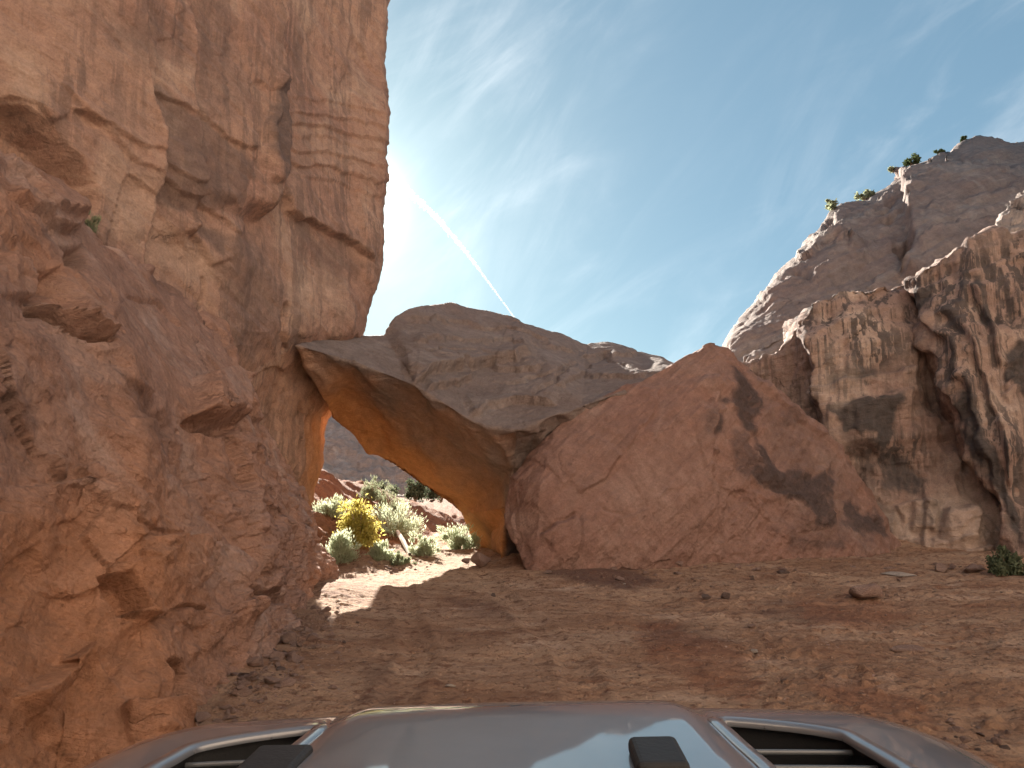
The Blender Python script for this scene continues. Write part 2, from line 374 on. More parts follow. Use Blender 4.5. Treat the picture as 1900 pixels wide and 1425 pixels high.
M_dome = rock('sandstone_dome', (.25, .165, .135), (.23, .14, .115), (.34, .26, .21), (.11, .085, .078), bed=(0, -.42, 0), bedscale=1.6, bedamt=.5, streak=.12, bump=.6, bscale=.5)
M_far = rock('far_rock', (.50, .32, .21), (.44, .28, .19), (.54, .40, .30), (.24, .19, .14), bedamt=.2, streak=.35, bump=.8, bscale=.35)
M_tan = rock('tan_sandstone', (.50, .36, .25), (.46, .31, .21), (.58, .45, .34), (.2, .15, .12), streak=.3, bump=.5, bscale=.5)
M_stone = rock('loose_stone', (.40, .21, .14), (.34, .16, .105), (.52, .36, .28), (.16, .10, .09), bedscale=6, bedamt=.3, streak=0., bump=.6, bscale=3)
M_darkstone = rock('dark_stone', (.20, .115, .09), (.16, .09, .075), (.28, .18, .14), (.09, .065, .06), bedscale=6, bedamt=.3, streak=0., bump=.6, bscale=3)
M_palestone = rock('pale_stone', (.58, .44, .34), (.50, .35, .26), (.66, .55, .45), (.30, .2, .16), bedscale=6, bedamt=.3, streak=0., bump=.6, bscale=3)
m, nt_ = new_mat('red_dirt'); g = G(nt_)
c = g.mix(g.rng(g.noise(.7, 7, .6, map=(.7, 1.3, 1), dist=.8), .36, .66), (.295, .175, .115), (.41, .275, .19))
c = g.mix(g.math('MULTIPLY', g.rng(g.noise(2.6, 7, .65, map=(.6, 1.3, 1), dist=.8, loc=(2, 2, 2)), .5, .72), .85), c, (.20, .10, .065))
c = g.mix(g.math('MULTIPLY', g.rng(g.noise(1.3, 8, .68, map=(.6, 1.2, 1), loc=(7, 1, 2)), .52, .75), .7), c, (.58, .43, .33))
c = g.mix(g.attr('pale'), c, (.50, .35, .235))
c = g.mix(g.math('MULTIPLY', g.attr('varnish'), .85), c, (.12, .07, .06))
c = g.mix(g.math('MULTIPLY', g.attr('red'), .75), c, (.215, .085, .05))
c = g.mix(g.math('MULTIPLY', g.rng(g.noise(7, 8, .7, loc=(3, 1, 4)), .51, .64), .85), c, (.165, .085, .058))
c = g.mix(.8, c, g.mix(g.noise(26, 8, .78), (.25, .25, .25), (.75, .75, .75)), 'OVERLAY')
def peb(sc, lo, hi):
    v = nt_.nodes.new('ShaderNodeTexVoronoi'); v.inputs['Scale'].default_value = sc; v.inputs['Randomness'].default_value = 1; w = nt_.nodes.new('ShaderNodeMapping'); nt_.links.new(g.tc.outputs['Object'], w.inputs[0]); w.inputs['Scale'].default_value = (1, 1, .3); nt_.links.new(w.outputs[0], v.inputs['Vector'])
    sp_ = nt_.nodes.new('ShaderNodeSeparateColor'); nt_.links.new(v.outputs['Color'], sp_.inputs[0])
    on = g.math('GREATER_THAN', sp_.outputs[0], .62); return g.math('MULTIPLY', g.rng(v.outputs['Distance'], lo, hi, 1., 0.), on), sp_.outputs[1]
p1, r1 = peb(9, .12, .42); p2, r2 = peb(24, .12, .45)
zone = g.rng(g.noise(.8, 5, .6, loc=(8, 3, 2)), .42, .6)
c = g.mix(g.math('MULTIPLY', g.math('MULTIPLY', p1, zone), .6), c, g.mix(r1, (.16, .085, .06), (.50, .34, .25)))
c = g.mix(g.math('MULTIPLY', p2, .5), c, g.mix(r2, (.17, .09, .06), (.54, .38, .28)))
nr = g.bump(g.math('ADD', g.noise(9, 10, .7), g.math('ADD', g.math('MULTIPLY', g.math('MULTIPLY', p1, zone), .8), g.math('MULTIPLY', p2, .3))), 1., .07); nr = g.bump(g.noise(55, 6, .7), .7, .014, nr)
g.out(c, .95, nr, .08); M_dirt = m

# ------------------------------------------------------------------ setting: ground
def ground_z(x, y):
    x = np.asarray(x, float); y = np.asarray(y, float)
    z = .012*np.maximum(y-8, 0)*np.exp(-np.maximum(y-60, 0)/60)
    z = z + .012*np.maximum(y-13, 0)*sstep(2.5, 7, x)*np.exp(-np.maximum(y-24, 0)/15.)
    # soil bank left of the road beyond the arch
    rx = road_x(y)
    z = z + 1.9*sstep(.0, 4.8, (rx-1.5)-x)*sstep(14.5, 19, y)*(1-.75*sstep(24, 31, y))
    z = z + .5*sstep(0, 2.0, x-(rx+2.0))*sstep(18, 21, y)
    z = z + .10*np.exp(-((x+2.5+.06*np.maximum(y-5, 0))/.7)**2)*sstep(1, 4, y)*(1-sstep(12, 14, y))
    return z
def road_x(y):
    y = np.asarray(y, float)
    return np.where(y < 8, -.15-.0*y, -.15-.185*(np.minimum(y, 16)-8)) + .12*np.maximum(y-16.5, 0) + .02*np.maximum(np.minimum(y, 40)-19, 0)**2
DD = np.geomspace(1.5, 60, 900)
def gpt(px, py):
    """first point of the ground that the photograph shows at this pixel"""
    x1, _, z1 = P(px, py, 1.); xs_ = x1*DD; zs_ = CAMZ+(z1-CAMZ)*DD
    k = np.nonzero(zs_ <= ground_z(xs_, DD))[0]; k = k[0] if len(k) else len(DD)-1
    return (float(xs_[k]), float(DD[k]), float(ground_z(xs_[k], DD[k])))
s_in = np.linspace(-1.02, 1.02, 840); s_out = np.array([1.2, 1.6, 2.5, 5, 12, 40])
sg = np.concatenate([-s_out[::-1], s_in, s_out])
pyr = np.concatenate([np.linspace(1480, 1130, 200, endpoint=False), np.linspace(1130, 985, 190), ])
yr = np.array([CAMZ/((py-900)/F) for py in pyr])
yr = np.concatenate([[-400, -150, -60, -30, -15, -8, -4, -1, 1, 2.2], yr, np.geomspace(31, 60, 20), [80, 120, 200, 400]]); yr = np.unique(yr[(yr < 2.3) | (yr > 2.9)])
wy = np.where(yr < 6, 6.5, .5+yr*1.0); wy = np.where(yr > 60, 60.5, wy)
X = sg[None, :]*wy[:, None]; Y = np.repeat(yr[:, None], len(sg), 1)
gv = np.stack([X.ravel(), Y.ravel(), ground_z(X, Y).ravel()], 1)
near = (np.exp(-np.maximum(np.abs(gv[:, 0])-25, 0)/10)*np.exp(-np.maximum(-gv[:, 1], 0)/6)).astype(np.float32)
xx, yy = gv[:, 0], gv[:, 1]
rx = road_x(yy)
onroad = np.exp(-((xx-rx)/1.6)**4)*(yy < 40)
q2 = np.stack([xx*.75, yy*1.25, 0*xx], 1)
rough = .25+.75*sstep(.6, 2.6, np.abs(xx-rx))
q3 = np.stack([xx*.9, yy*1.1, 0*xx], 1)
dz = .07*fbm(q2*.45, 4, 11) + rough*.03*fbm(q2*1.3, 4, 12, .55) + rough*.02*fbm(q3*4.2, 4, 13, .6)+.009*fbm(q3*13, 3, 14, .6)
clod = sstep(-.05, .4, perlin(q3*.55, 44)+.5*perlin(q3*1.7, 45))
f1_, f2_, h_, o_ = voronoi(q3*5.5, 31); dz += (.25+.75*rough)*clod*.042*np.maximum(0, 1-(f1_/(.30+.25*((h_ >> 4) & 255)/255))**2)*(((h_ >> 12) & 255) > 110)
f1_, f2_, h_, o_ = voronoi(q3*12+5, 32); dz += (.3+.7*clod)*.018*np.maximum(0, 1-(f1_/.42)**2)*(((h_ >> 12) & 255) > 150)
dz += rough*.05*np.maximum(fbm(q2*.9, 4, 46, .6)-.1, 0)
for tr in (-.78, .78):                                             # tyre ruts with lug prints
    u = xx-rx-tr+.06*perlin(np.stack([yy*.3, 0*yy, 0*yy], 1), 3)
    w = np.exp(-(u/.16)**4)*onroad
    dz += -.022*w + .018*np.exp(-((np.abs(u)-.22)/.06)**2)*onroad
    dz += .007*w*np.sign(np.sin(yy*48+np.abs(u)*14))*sstep(-.2, .2, perlin(np.stack([yy*.5, xx*.5, 0*yy], 1), 8))
gv[:, 2] += dz*near
bank = sstep(.1, 1.0, (rx-1.4)-xx)*sstep(15, 18, yy)*(1-sstep(40, 50, yy))
gv[:, 2] += bank*(.22*fbm(q2*.8, 4, 17, .55)+.12*np.maximum(blocks(q2*1.5, 33, .5, .0), -.2)+.05*fbm(q2*4, 3, 18))
edge_ = np.exp(-((np.abs(xx-rx-.05)-1.55)/.3)**2)*sstep(14, 17, yy)*(yy < 40); gv[:, 2] += edge_*(.10+.10*fbm(q2*3, 4, 19, .6))
ga = {}
gpx, gpy = proj(gv)
wob = 14*fbm(q2*1.2, 4, 61)
def gst(name, polys, edge=10, amt=1.):
    a = ga.setdefault(name, np.zeros(len(gv), np.float32))
    for p in polys:
        q = np.array(p); i = np.nonzero((gpx > q[:, 0].min()-40) & (gpx < q[:, 0].max()+40) & (gpy > q[:, 1].min()-40) & (gpy < q[:, 1].max()+40) & (gv[:, 1] > 1))[0]
        a[i] = np.maximum(a[i], amt*sstep(-edge, edge, inpoly(gpx[i], gpy[i], p)+wob[i]*edge/9))
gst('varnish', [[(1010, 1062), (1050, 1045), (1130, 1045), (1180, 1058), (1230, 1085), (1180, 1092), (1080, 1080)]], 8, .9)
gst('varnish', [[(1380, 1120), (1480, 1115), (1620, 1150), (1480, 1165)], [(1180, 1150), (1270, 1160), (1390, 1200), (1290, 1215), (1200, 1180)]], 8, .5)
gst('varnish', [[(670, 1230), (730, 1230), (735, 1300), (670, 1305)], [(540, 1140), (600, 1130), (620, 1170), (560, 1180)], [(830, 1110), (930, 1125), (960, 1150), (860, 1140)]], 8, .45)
gst('red', [[(1480, 1110), (1560, 1100), (1700, 1130), (1640, 1165), (1500, 1160)], [(1180, 1170), (1250, 1165), (1400, 1230), (1400, 1320), (1200, 1230)], [(1500, 1270), (1700, 1290), (1760, 1360), (1560, 1310)]], 12, .6)
ga['pale'] = (.75*np.exp(-((xx-rx)/1.15)**4)*sstep(11, 15, yy)*(yy < 40)*(.7+.3*fbm(q2*2, 3, 5))).astype(np.float32)
ga['red'] = np.maximum(ga['red'], (np.maximum(.9*sstep(.2, .8, (rx-1.4)-xx)*sstep(14, 17, yy), .8*sstep(25, 28, yy)*sstep(1.2, 2., np.abs(xx-rx)))*(yy < 60)).astype(np.float32))
k, mm = X.shape; idx = np.arange(k*mm).reshape(k, mm)
GQ = np.stack([idx[:-1, :-1], idx[:-1, 1:], idx[1:, 1:], idx[1:, :-1]], -1).reshape(-1, 4)
link('ground', mesh_np('ground', gv, GQ, M_dirt, ga), kind='structure', label='rutted red dirt track and bare ground on the canyon floor')
def gz_at(x, y):
    """height of the finished ground mesh"""
    j = int(np.clip(np.searchsorted(yr, y), 1, len(yr)-1)); w = np.interp(y, yr, wy)
    i = int(np.clip(np.searchsorted(sg, x/w), 1, len(sg)-1))
    fy = (y-yr[j-1])/(yr[j]-yr[j-1]); fx = np.clip((x/w-sg[i-1])/(sg[i]-sg[i-1]), 0, 1); Z = gv[:, 2].reshape(X.shape)
    return float((Z[j-1, i-1]*(1-fx)+Z[j-1, i]*fx)*(1-fy)+(Z[j, i-1]*(1-fx)+Z[j, i]*fx)*fy)

# ------------------------------------------------------------------ setting: left cliff, upper wall
def W(x, y, z): return (x, y, z)
def up(colpts): return colpts
# columns from behind the camera (left) to the far corner, then round the corner; rows from top to foot
cols = [  # (px at y=0 row, depth) per column given through rows below
]
rows = []
edge = {-700: (722, 18.3), -250: (722, 18.3), 0: (719, 18.2), 110: (713, 18.2), 205: (724, 18.0), 300: (717, 18.0), 410: (711, 18.0), 500: (710, 18.0), 552: (694, 17.9), 615: (676, 17.9), 690: (644, 18.1), 775: (610, 18.3), 880: (598, 18.4), 940: (578, 18.4), 1010: (584, 18.4), 1100: (596, 18.4)}
for py, (ex, ed) in edge.items():
    r_ = [W(-12, -14, P(0, py, 9)[2]), W(-8.6, -3, P(0, py, 8.6)[2]), W(-7.4, 4, P(0, py, 8.6)[2])]
    lean = .0 if py < 500 else .0
    for px, d in ((-60, 9.0), (120, 10.1), (250, 11.3), (345, 12.3), (430, 13.3), (505, 14.5), (575, 15.9), (640, 17.0)):
        px2 = px if ex > 660 else px*(ex-10)/690.
        r_.append(P(px2, py, d))
    r_.append(P(ex-6, py, ed-.15)); e = P(ex, py, ed+.35); r_.append(e)
    lw = 1. if py >= 690 else 0.; r_.append(W(e[0]-.55+.1*lw, e[1]+.8+.3*lw, e[2])); r_.append(W(e[0]-3.5, e[1]+2.2+.3*lw, e[2])); r_.append(W(e[0]-14, e[1]+4, e[2])); r_.append(W(e[0]-30, e[1]+2, e[2]))
    rows.append(r_)
V, n, Q = net(rows, 3.0, .3)
s = Sculpt(V, n)
s.d += .09*fbm(V*.3, 3, 1) + .03*fbm(V*1.1, 4, 2) + .018*fbm(V*3.5, 4, 3, .6)
q = V.copy(); q[:, 2] = V[:, 2]*1.0 + .55*V[:, 1]*.6                # cross-bedding that dips away down the canyon
s.d += .03*fbm(np.stack([q[:, 0]*.2, q[:, 1]*.2, q[:, 2]*2.6], 1), 4, 4, .6)
bl = blocks(V*np.array([.55, .55, .3]), 41, .55, .1); s.d += .07*bl
s.d += .03*blocks(V*np.array([1.9, 1.9, 1.2]), 42, .6, .1)*sstep(-.1, .3, perlin(V*.45+7, 19))
tt = q[:, 2]*1.5+.5*fbm(V*.25, 2, 43); s.d += .05*strata(tt, 44)*sstep(-.15, .2, perlin(V*.22+3, 45)) + .03*strata(tt*2.7, 46)*sstep(0, .3, perlin(V*.35+13, 47))
# the two vertical arrises, with the faces to their right set back
s.ledge([(252, 560), (246, 480), (262, 400), (262, 300), (252, 210), (240, 130), (236, 0), (236, -100)][::-1], .36, 130)
s.ledge([(346, 460), (347, 380), (344, 300), (343, 180), (335, 60), (334, -100)][::-1], .24, 90)
s.ledge([(480, 420), (500, 330), (508, 240), (510, 170), (500, 90), (498, -100)][::-1], .45, 140)
s.poly([(462, 330), (470, 240), (480, 180), (492, 135), (508, 150), (510, 210), (503, 330), (480, 345)], .22, 10)
s.poly([(486, 170), (506, 140), (512, 210), (500, 330), (480, 340), (478, 240)], -.12, 6)
for k_, y0 in enumerate((180, 210, 232, 252, 278, 305, 330)):
    s.ledge([(725, y0+38), (660, y0+20), (600, y0+8), (515, y0)], .05+.02*(k_ % 3), 30, 2)
s.ledge([(700, 485), (640, 455), (590, 420), (545, 402), (528, 385), (505, 330)], .24, 60)
for a in ([(95, 150), (130, 210), (190, 270), (262, 340)], [(110, 200), (180, 250), (262, 300)], [(265, 330), (300, 350), (350, 375), (400, 410), (440, 450)], [(262, 180), (300, 195), (345, 225)], [(345, 200), (400, 255), (455, 285)], [(0, 185), (60, 200), (90, 240)], [(262, 290), (310, 330), (345, 350)]):
    s.ledge(a[::-1], .09, 40, 2)
s.crack([(376, 510), (374, 545), (372, 590)], 3, .14); s.crack([(525, 560), (520, 600), (519, 660)], 3, .2); s.crack([(560, 740), (552, 800), (548, 900)], 3, .2)
s.ledge([(392, 500), (374, 470), (350, 445), (328, 430)], .13, 40)
s.crack([(592, 640), (585, 700), (575, 760), (560, 840)], 4, .1)
for x0 in (575, 590, 602, 612): s.crack([(x0, 760), (x0-6, 840), (x0-18, 930)], 5, .12)
s.blob(640, 570, 22, 70, .18); s.blob(655, 520, 14, 30, -.14); s.blob(440, 470, 40, 60, .2); s.blob(460, 420, 25, 40, -.2)
# the alcove high on the left
s.poly([(-60, 175), (0, 192), (50, 212), (100, 255), (138, 308), (156, 352), (158, 395), (120, 420), (0, 330), (-60, 300)], -.6, 24)
s.stain('varnish', [[(246, 148), (300, 192), (342, 228), (346, 300), (344, 398), (318, 392), (264, 345), (258, 250)], [(345, 190), (400, 255), (452, 300), (440, 345), (420, 385), (385, 395), (350, 372)]], 8, .62, 5)
s.stain('varnish', [[(478, 330), (470, 250), (480, 185), (498, 128), (512, 150), (511, 215), (502, 330)]], 6, .9, 6)
s.stain('varnish', [[(265, 330), (330, 370), (330, 400), (262, 360)], [(345, 405), (420, 440), (405, 480), (350, 430)]], 8, .7, 8)
s.stain('varnish', [[(400, 460), (440, 430), (500, 470), (520, 560), (490, 640), (450, 680), (425, 600)], [(560, 420), (620, 450), (700, 490), (640, 520), (560, 470)]], 22, .5, 26)
s.stain('varnish', [[(150, 40), (330, 30), (330, 130), (250, 120), (160, 110)], [(350, 0), (400, 0), (440, 180), (400, 240), (350, 180)]], 24, .35, 20)
s.stain('pale', [[(0, 90), (60, 100), (90, 200), (60, 215), (0, 180)], [(170, 270), (255, 330), (245, 470), (180, 430), (160, 330)], [(255, 390), (330, 430), (390, 480), (390, 560), (300, 500), (252, 480)]], 16, .55, 14)
s.stain('pale', [[(560, 250), (700, 265), (690, 330), (570, 300)], [(540, 480), (640, 520), (600, 600), (540, 580)]], 20, .35, 22)
s.attr['fresh_glow'] = (.9*sstep(700, 800, s.py)*sstep(545, 590, s.px)*(.8+.5*fbm(V*.9, 3, 48))).clip(0, 1).astype(np.float32)  # bounced orange glow on the jamb of the opening, put into the colour
Vl1 = s.done()
link('cliff_left', mesh_np('cliff_left', Vl1, Q, M_left_hi, s.attr), kind='structure', label='towering sandstone cliff with dark streaked faces on the left')

# ------------------------------------------------------------------ setting: left cliff, broken lower buttress
top = [(W(-9, -9, 6)), (W(-6.5, 0, 5.2)), P(-160, 150, 5.2), P(-20, 262, 5.9), P(80, 318, 6.5), P(155, 402, 7.2), P(200, 455, 7.9), P(262, 498, 8.7), P(345, 552, 9.8), P(405, 612, 10.7), P(440, 700, 11.4), P(468, 785, 12.0), P(528, 868, 12.9), P(556, 935, 13.6), P(582, 1010, 14.2), P(588, 1060, 14.6)]
base = [W(-2.6, -9, -.4), W(-2.3, 0, -.4), W(-2.25, 1.8, -.4), W(-2.35, 3.3, -.35), W(-2.5, 4.3, -.35), P(285, 1400, 4.9), P(330, 1375, 5.3), P(385, 1330, 6.0), P(440, 1285, 6.7), P(485, 1240, 7.5), P(520, 1195, 8.5), P(548, 1160, 9.6), P(566, 1135, 10.8), P(578, 1116, 12.0), P(586, 1102, 13.0), P(590, 1098, 14.0)]
NB = 7; rows = []
bul = [0, .10, .18, .2, .16, .1, .04, 0]
C0 = np.array(top); C1 = np.array(base)
for k_ in range(3):                                             # ledge running back into the wall
    o = np.array([-1, .55, 0]); rows.append(C0+o*(2.6-1.1*k_)+np.array([0, 0, .05*(2-k_)]))
for k_ in range(NB+1):
    t = k_/NB; p_ = C0*(1-t)+C1*t
    out_ = np.array([.93, -.36, .1])*bul[k_]*1.5
    rows.append(p_+out_)
C2 = C1.copy(); C2[:, 2] -= .8; C2[:, 0] += .15; rows.append(C2)
rows = [np.concatenate([r_, [[r_[-1][0]-1.0, r_[-1][1]+1.4, r_[-1][2]], [r_[-1][0]-5, r_[-1][1]+3.5, r_[-1][2]]]]) for r_ in rows]
V, n, Q = net(rows, 3.0, .35)
s = Sculpt(V, n)
smooth = sstep(-30, 40, inpoly(s.px, s.py, [(150, 440), (262, 490), (345, 545), (440, 690), (440, 790), (350, 775), (260, 710), (190, 600)]))   # the one even face
lowleft = sstep(0, 120, inpoly(s.px, s.py, [(-200, 840), (140, 880), (260, 960), (300, 1180), (340, 1425), (-200, 1500)]))
far_ = sstep(330, 480, s.px)*sstep(700, 850, s.py)
k1 = 1-.85*smooth
s.d += .13*fbm(V*.6, 3, 21)*(1-.5*smooth) + .05*k1*fbm(V*1.6, 4, 22, .5)
b1 = blocks(V*np.array([.95, .6, .8])+3, 51, .7, .04, .12); b2 = blocks(V*np.array([2.4, 1.6, 2.2])+7, 52, .8, .05, .12)
s.d += .10*k1*b1 + .045*k1*b2*(1-.6*lowleft) + .02*fbm(V*6, 4, 24, .6)*(1-.5*smooth)
qd = V[:, 2]+.55*V[:, 1]-.25*V[:, 0]; s.d += k1*(.05*strata(qd*2.1+.5*fbm(V*.5, 3, 26), 27, .08)*sstep(-.2, .2, perlin(V*.6+3, 28)) + .012*strata(qd*6.3+.6*fbm(V*.9, 3, 126), 127, .3)*sstep(-.1, .2, perlin(V*.9+13, 128)))
s.d += .03*k1*blocks(V*np.array([5, 3.2, 4.4])+11, 54, .8, .05, .1)*sstep(-.15, .25, perlin(V*1.1+21, 129)) + .007*fbm(V*15, 3, 130, .65)
rg = fbm(V*np.array([3.2, 1.6, 3.2]), 4, 25, .55, True)
s.d += .045*(rg-.5)*np.maximum(far_, .25)*k1 + .05*far_*blocks(V*np.array([4.5, 2.5, 5]), 53, .8, .1)
# overhanging pockets and blocks
s.poly([(112, 440), (165, 452), (166, 488), (142, 508), (118, 498)], -.45, 14)
s.ledge([(60, 400), (112, 440), (165, 450)], .0, 30)
s.poly([(56, 566), (100, 588), (150, 622), (202, 632), (196, 644), (150, 642), (108, 622), (66, 585)], -.35, 10)
s.poly([(66, 500), (112, 500), (140, 560), (120, 600), (60, 568)], -.22, 16)
s.ledge([(205, 634), (150, 622), (100, 588), (56, 566)], .16, 50)
s.poly([(362, 705), (400, 690), (442, 702), (436, 792), (400, 780), (356, 768)], .28, 8)
s.poly([(356, 762), (400, 782), (436, 792), (430, 812), (380, 800), (356, 786)], -.18, 8)
s.crack([(240, 546), (290, 565), (350, 612)], 3, .07); s.crack([(195, 540), (205, 565)], 2.5, .05)
s.ledge([(440, 700), (400, 610), (350, 560), (290, 512), (255, 505)], .12, 22)
s.crack([(378, 862), (374, 940), (376, 1012)], 5, .22)
s.ledge([(0, 905), (130, 898), (190, 915), (228, 945), (246, 1000), (250, 1085), (262, 1125), (288, 1168)], .16, 150)
s.poly([(168, 1078), (232, 1072), (264, 1142), (212, 1146)], -.24, 12)
s.ledge([(258, 992), (330, 998), (420, 1020), (440, 1060), (436, 1110), (470, 1148)], .2, 110)
s.crack([(325, 1128), (345, 1120), (370, 1124), (395, 1134)], 3, .08)
s.poly([(300, 1228), (352, 1222), (372, 1262), (384, 1310), (330, 1312)], -.18, 10)
s.crack([(344, 1226), (362, 1256), (378, 1300)], 4, .16)
s.ledge([(0, 1300), (90, 1235), (165, 1190)], .16, 90); s.ledge([(215, 1330), (280, 1318), (312, 1300)], .16, 60)
s.ledge([(0, 470), (60, 500), (64, 560)], .1, 60); s.ledge([(10, 360), (60, 385), (110, 410), (160, 425)][::-1], .16, 40); s.ledge([(0, 300), (50, 330), (100, 380), (155, 405)][::-1], .12, 30)
s.poly([(440, 1085), (520, 1100), (545, 1125), (470, 1125)], -.18, 10); s.poly([(470, 905), (508, 960), (498, 1005), (470, 960)], -.12, 8)
s.poly([(200, 705), (280, 730), (330, 790), (320, 830), (240, 770)], -.07, 14)
s.poly([(100, 860), (160, 890), (150, 915), (110, 905)], -.08, 10)
s.stain('varnish', [[(200, 705), (290, 735), (330, 790), (325, 860), (290, 830), (245, 800)], [(40, 400), (90, 430), (100, 460), (40, 440)], [(0, 740), (30, 745), (60, 790), (0, 800)]], 12, .6, 14)
s.stain('varnish', [[(270, 508), (310, 515), (345, 550), (340, 562), (280, 530)], [(540, 1140), (590, 1130), (600, 1160), (545, 1175)]], 6, .6, 8)
s.stain('pale', [[(110, 510), (150, 540), (170, 590), (140, 590)], [(60, 600), (180, 650), (200, 720), (120, 700)], [(250, 1000), (420, 1030), (430, 1100), (280, 1080)]], 16, .4, 20)
s.attr['fresh_glow'] = (.85*sstep(840, 1050, s.py)*(1-sstep(260, 430, s.px))+.28*sstep(.05, .45, fbm(V*.5, 3, 29))*(1-smooth)).clip(0, 1).astype(np.float32)  # here the rock's own orange-brown, stronger low on the left
Vl2 = s.done()
link('cliff_left_foot', mesh_np('cliff_left_foot', Vl2, Q, M_left_lo, s.attr), kind='structure', label='broken lower buttress of the left cliff beside the track')

# ------------------------------------------------------------------ setting: right cliff
def wallnet(topp, basep, nrow, brow, back, seed_bulge, rightends, lean=0):
    C0, C1 = np.array(topp, float), np.array(basep, float); rows = []
    for k_ in range(4):
        a = (1-k_/4.); rows.append(C0+np.array(back)*a+np.array([0, 0, brow[1]*math.sin(a*1.5)]))
    for k_ in range(nrow+1):
        t = k_/nrow; p_ = C0*(1-t)+C1*t
        rows.append(p_+np.array([-.45, -.85, 0])*(brow[0]*math.exp(-(t/.16)**2)*1.0 + seed_bulge*math.sin(t*math.pi)))
    return rows
# far dome above
sil = [(1346, 668, 34), (1350, 628, 34.5), (1378, 588, 35), (1410, 548, 36), (1448, 500, 37), (1484, 464, 38), (1492, 446, 38.5), (1528, 398, 39.5), (1560, 374, 40.5), (1600, 362, 41.5), (1640, 345, 42), (1690, 318, 42.5), (1740, 292, 43), (1800, 256, 43.5), (1845, 255, 44), (1890, 266, 44.5), (2000, 268, 46), (2200, 280, 46)]
bot = [(1350, 700, 29), (1360, 705, 29), (1385, 700, 29), (1420, 690, 29), (1450, 680, 29), (1480, 670, 29.2), (1500, 660, 29.4), (1530, 640, 29.6), (1560, 630, 29.8), (1600, 620, 30), (1640, 610, 30), (1690, 600, 30), (1740, 590, 30), (1800, 580, 30), (1845, 570, 30), (1890, 560, 30), (2000, 540, 30), (2200, 500, 28)]
C0 = np.array([P(*a) for a in sil]); C1 = np.array([P(*a) for a in bot]); rows = []
for k_ in range(3):
    a = 3-k_; rows.append(C0+np.array([.5, 1.0, -.10])*np.array([2.5, 5, 4])*a)
rows.append(C0+np.array([.3, .8, .0]))
for k_ in range(9):
    t = k_/8; p_ = C0*(1-t)+C1*t; bulge = math.sin(math.pi*t**.7)*1.1
    rows.append(p_+np.array([-.2, -.95, .08])*bulge)
C2 = C1.copy(); C2[:, 2] -= 6; rows.append(C2)
V, n, Q = net(rows, 3.0, .4)
s = Sculpt(V, n)
q = np.stack([V[:, 0], V[:, 1], V[:, 2]-.42*V[:, 0]], 1)
s.d += .30*fbm(V*.14, 3, 71) + .14*fbm(q*np.array([.18, .18, .9]), 4, 72, .55) + .06*fbm(V*.8, 4, 73, .55) + .05*fbm(V*2.6, 3, 74, .6)
s.d += .10*blocks(q*np.array([.18, .18, .42]), 75, .5, .2)
tt = q[:, 2]*.85+.5*fbm(V*.12, 3, 76); s.d += .30*strata(tt, 77, .3)*sstep(-.25, .15, perlin(V*.11+5, 78)) + .16*strata(tt*2.9, 79, .2)*sstep(-.1, .2, perlin(V*.2+15, 80))
top_ = sstep(-20, -70, -0*s.px) if False else 0
s.ledge([(1676, 300), (1684, 420), (1692, 460), (1682, 500), (1670, 520)][::-1], .9, 180, 4)
s.poly([(1655, 470), (1692, 440), (1690, 480), (1670, 490)], -.6, 10)
for a in ([(1360, 700), (1440, 640), (1560, 560), (1680, 505)], [(1400, 560), (1520, 500), (1600, 470), (1660, 440)], [(1500, 440), (1600, 400), (1690, 365), (1760, 330), (1850, 290)], [(1700, 420), (1760, 400), (1830, 380), (1900, 340)], [(1690, 480), (1760, 455), (1840, 420)], [(1530, 400), (1620, 375), (1700, 340), (1790, 285)], [(1540, 425), (1570, 440), (1530, 460), (1480, 490)]):
    s.ledge(a, .38, 36, 2.5)
for cx, cy in ((1650, 415), (1640, 398), (1655, 380), (1530, 410), (1540, 450), (1760, 280), (1870, 310), (1780, 300), (1500, 515), (1480, 510)):
    s.blob(cx, cy, 12, 6, -.5, -.4)
s.stain('pale', [[(1525, 410), (1550, 400), (1540, 450), (1480, 490), (1475, 480)], [(1700, 360), (1780, 320), (1820, 310), (1810, 350), (1760, 350)], [(1360, 640), (1480, 620), (1440, 670), (1370, 680)]], 10, .6, 14)
s.stain('streak', [[(1350, 640), (1420, 560), (1500, 500), (1480, 640), (1400, 690)]], 20, .5, 20)
Vdome = s.done(); link('cliff_right_dome', mesh_np('cliff_right_dome', Vdome, Q, M_dome, s.attr), kind='structure', label='rounded slickrock dome rising above the right wall')
# left lobe of the streaked wall
PK = lambda px, py, d: P(px, py, d*.87)
tB = [PK(1335, 740, 26.5), PK(1385, 690, 26), PK(1420, 664, 25.5), PK(1462, 640, 25), PK(1478, 606, 24.6), PK(1510, 572, 24.4), PK(1550, 552, 24.3), PK(1600, 540, 24.3), PK(1660, 530, 24.5), PK(1760, 520, 25), PK(1850, 520, 26)]
bB = [PK(1400, 1050, 24), PK(1450, 1050, 23.6), PK(1500, 1050, 23.2), PK(1560, 1052, 22.8), PK(1600, 1055, 22.5), PK(1640, 1058, 22.2), PK(1680, 1060, 21.9), PK(1740, 1063, 21.6), PK(1800, 1066, 21.3), PK(1870, 1068, 21.2), PK(1960, 1068, 21.2)]
rows = wallnet(tB, bB, 8, (.45, .15), (2.2, 4.5, 0), .15, 0)
C2 = np.array(bB); C2[:, 2] -= 1.2; rows.append(C2)
V, n, Q = net(rows, 3.0, .4)
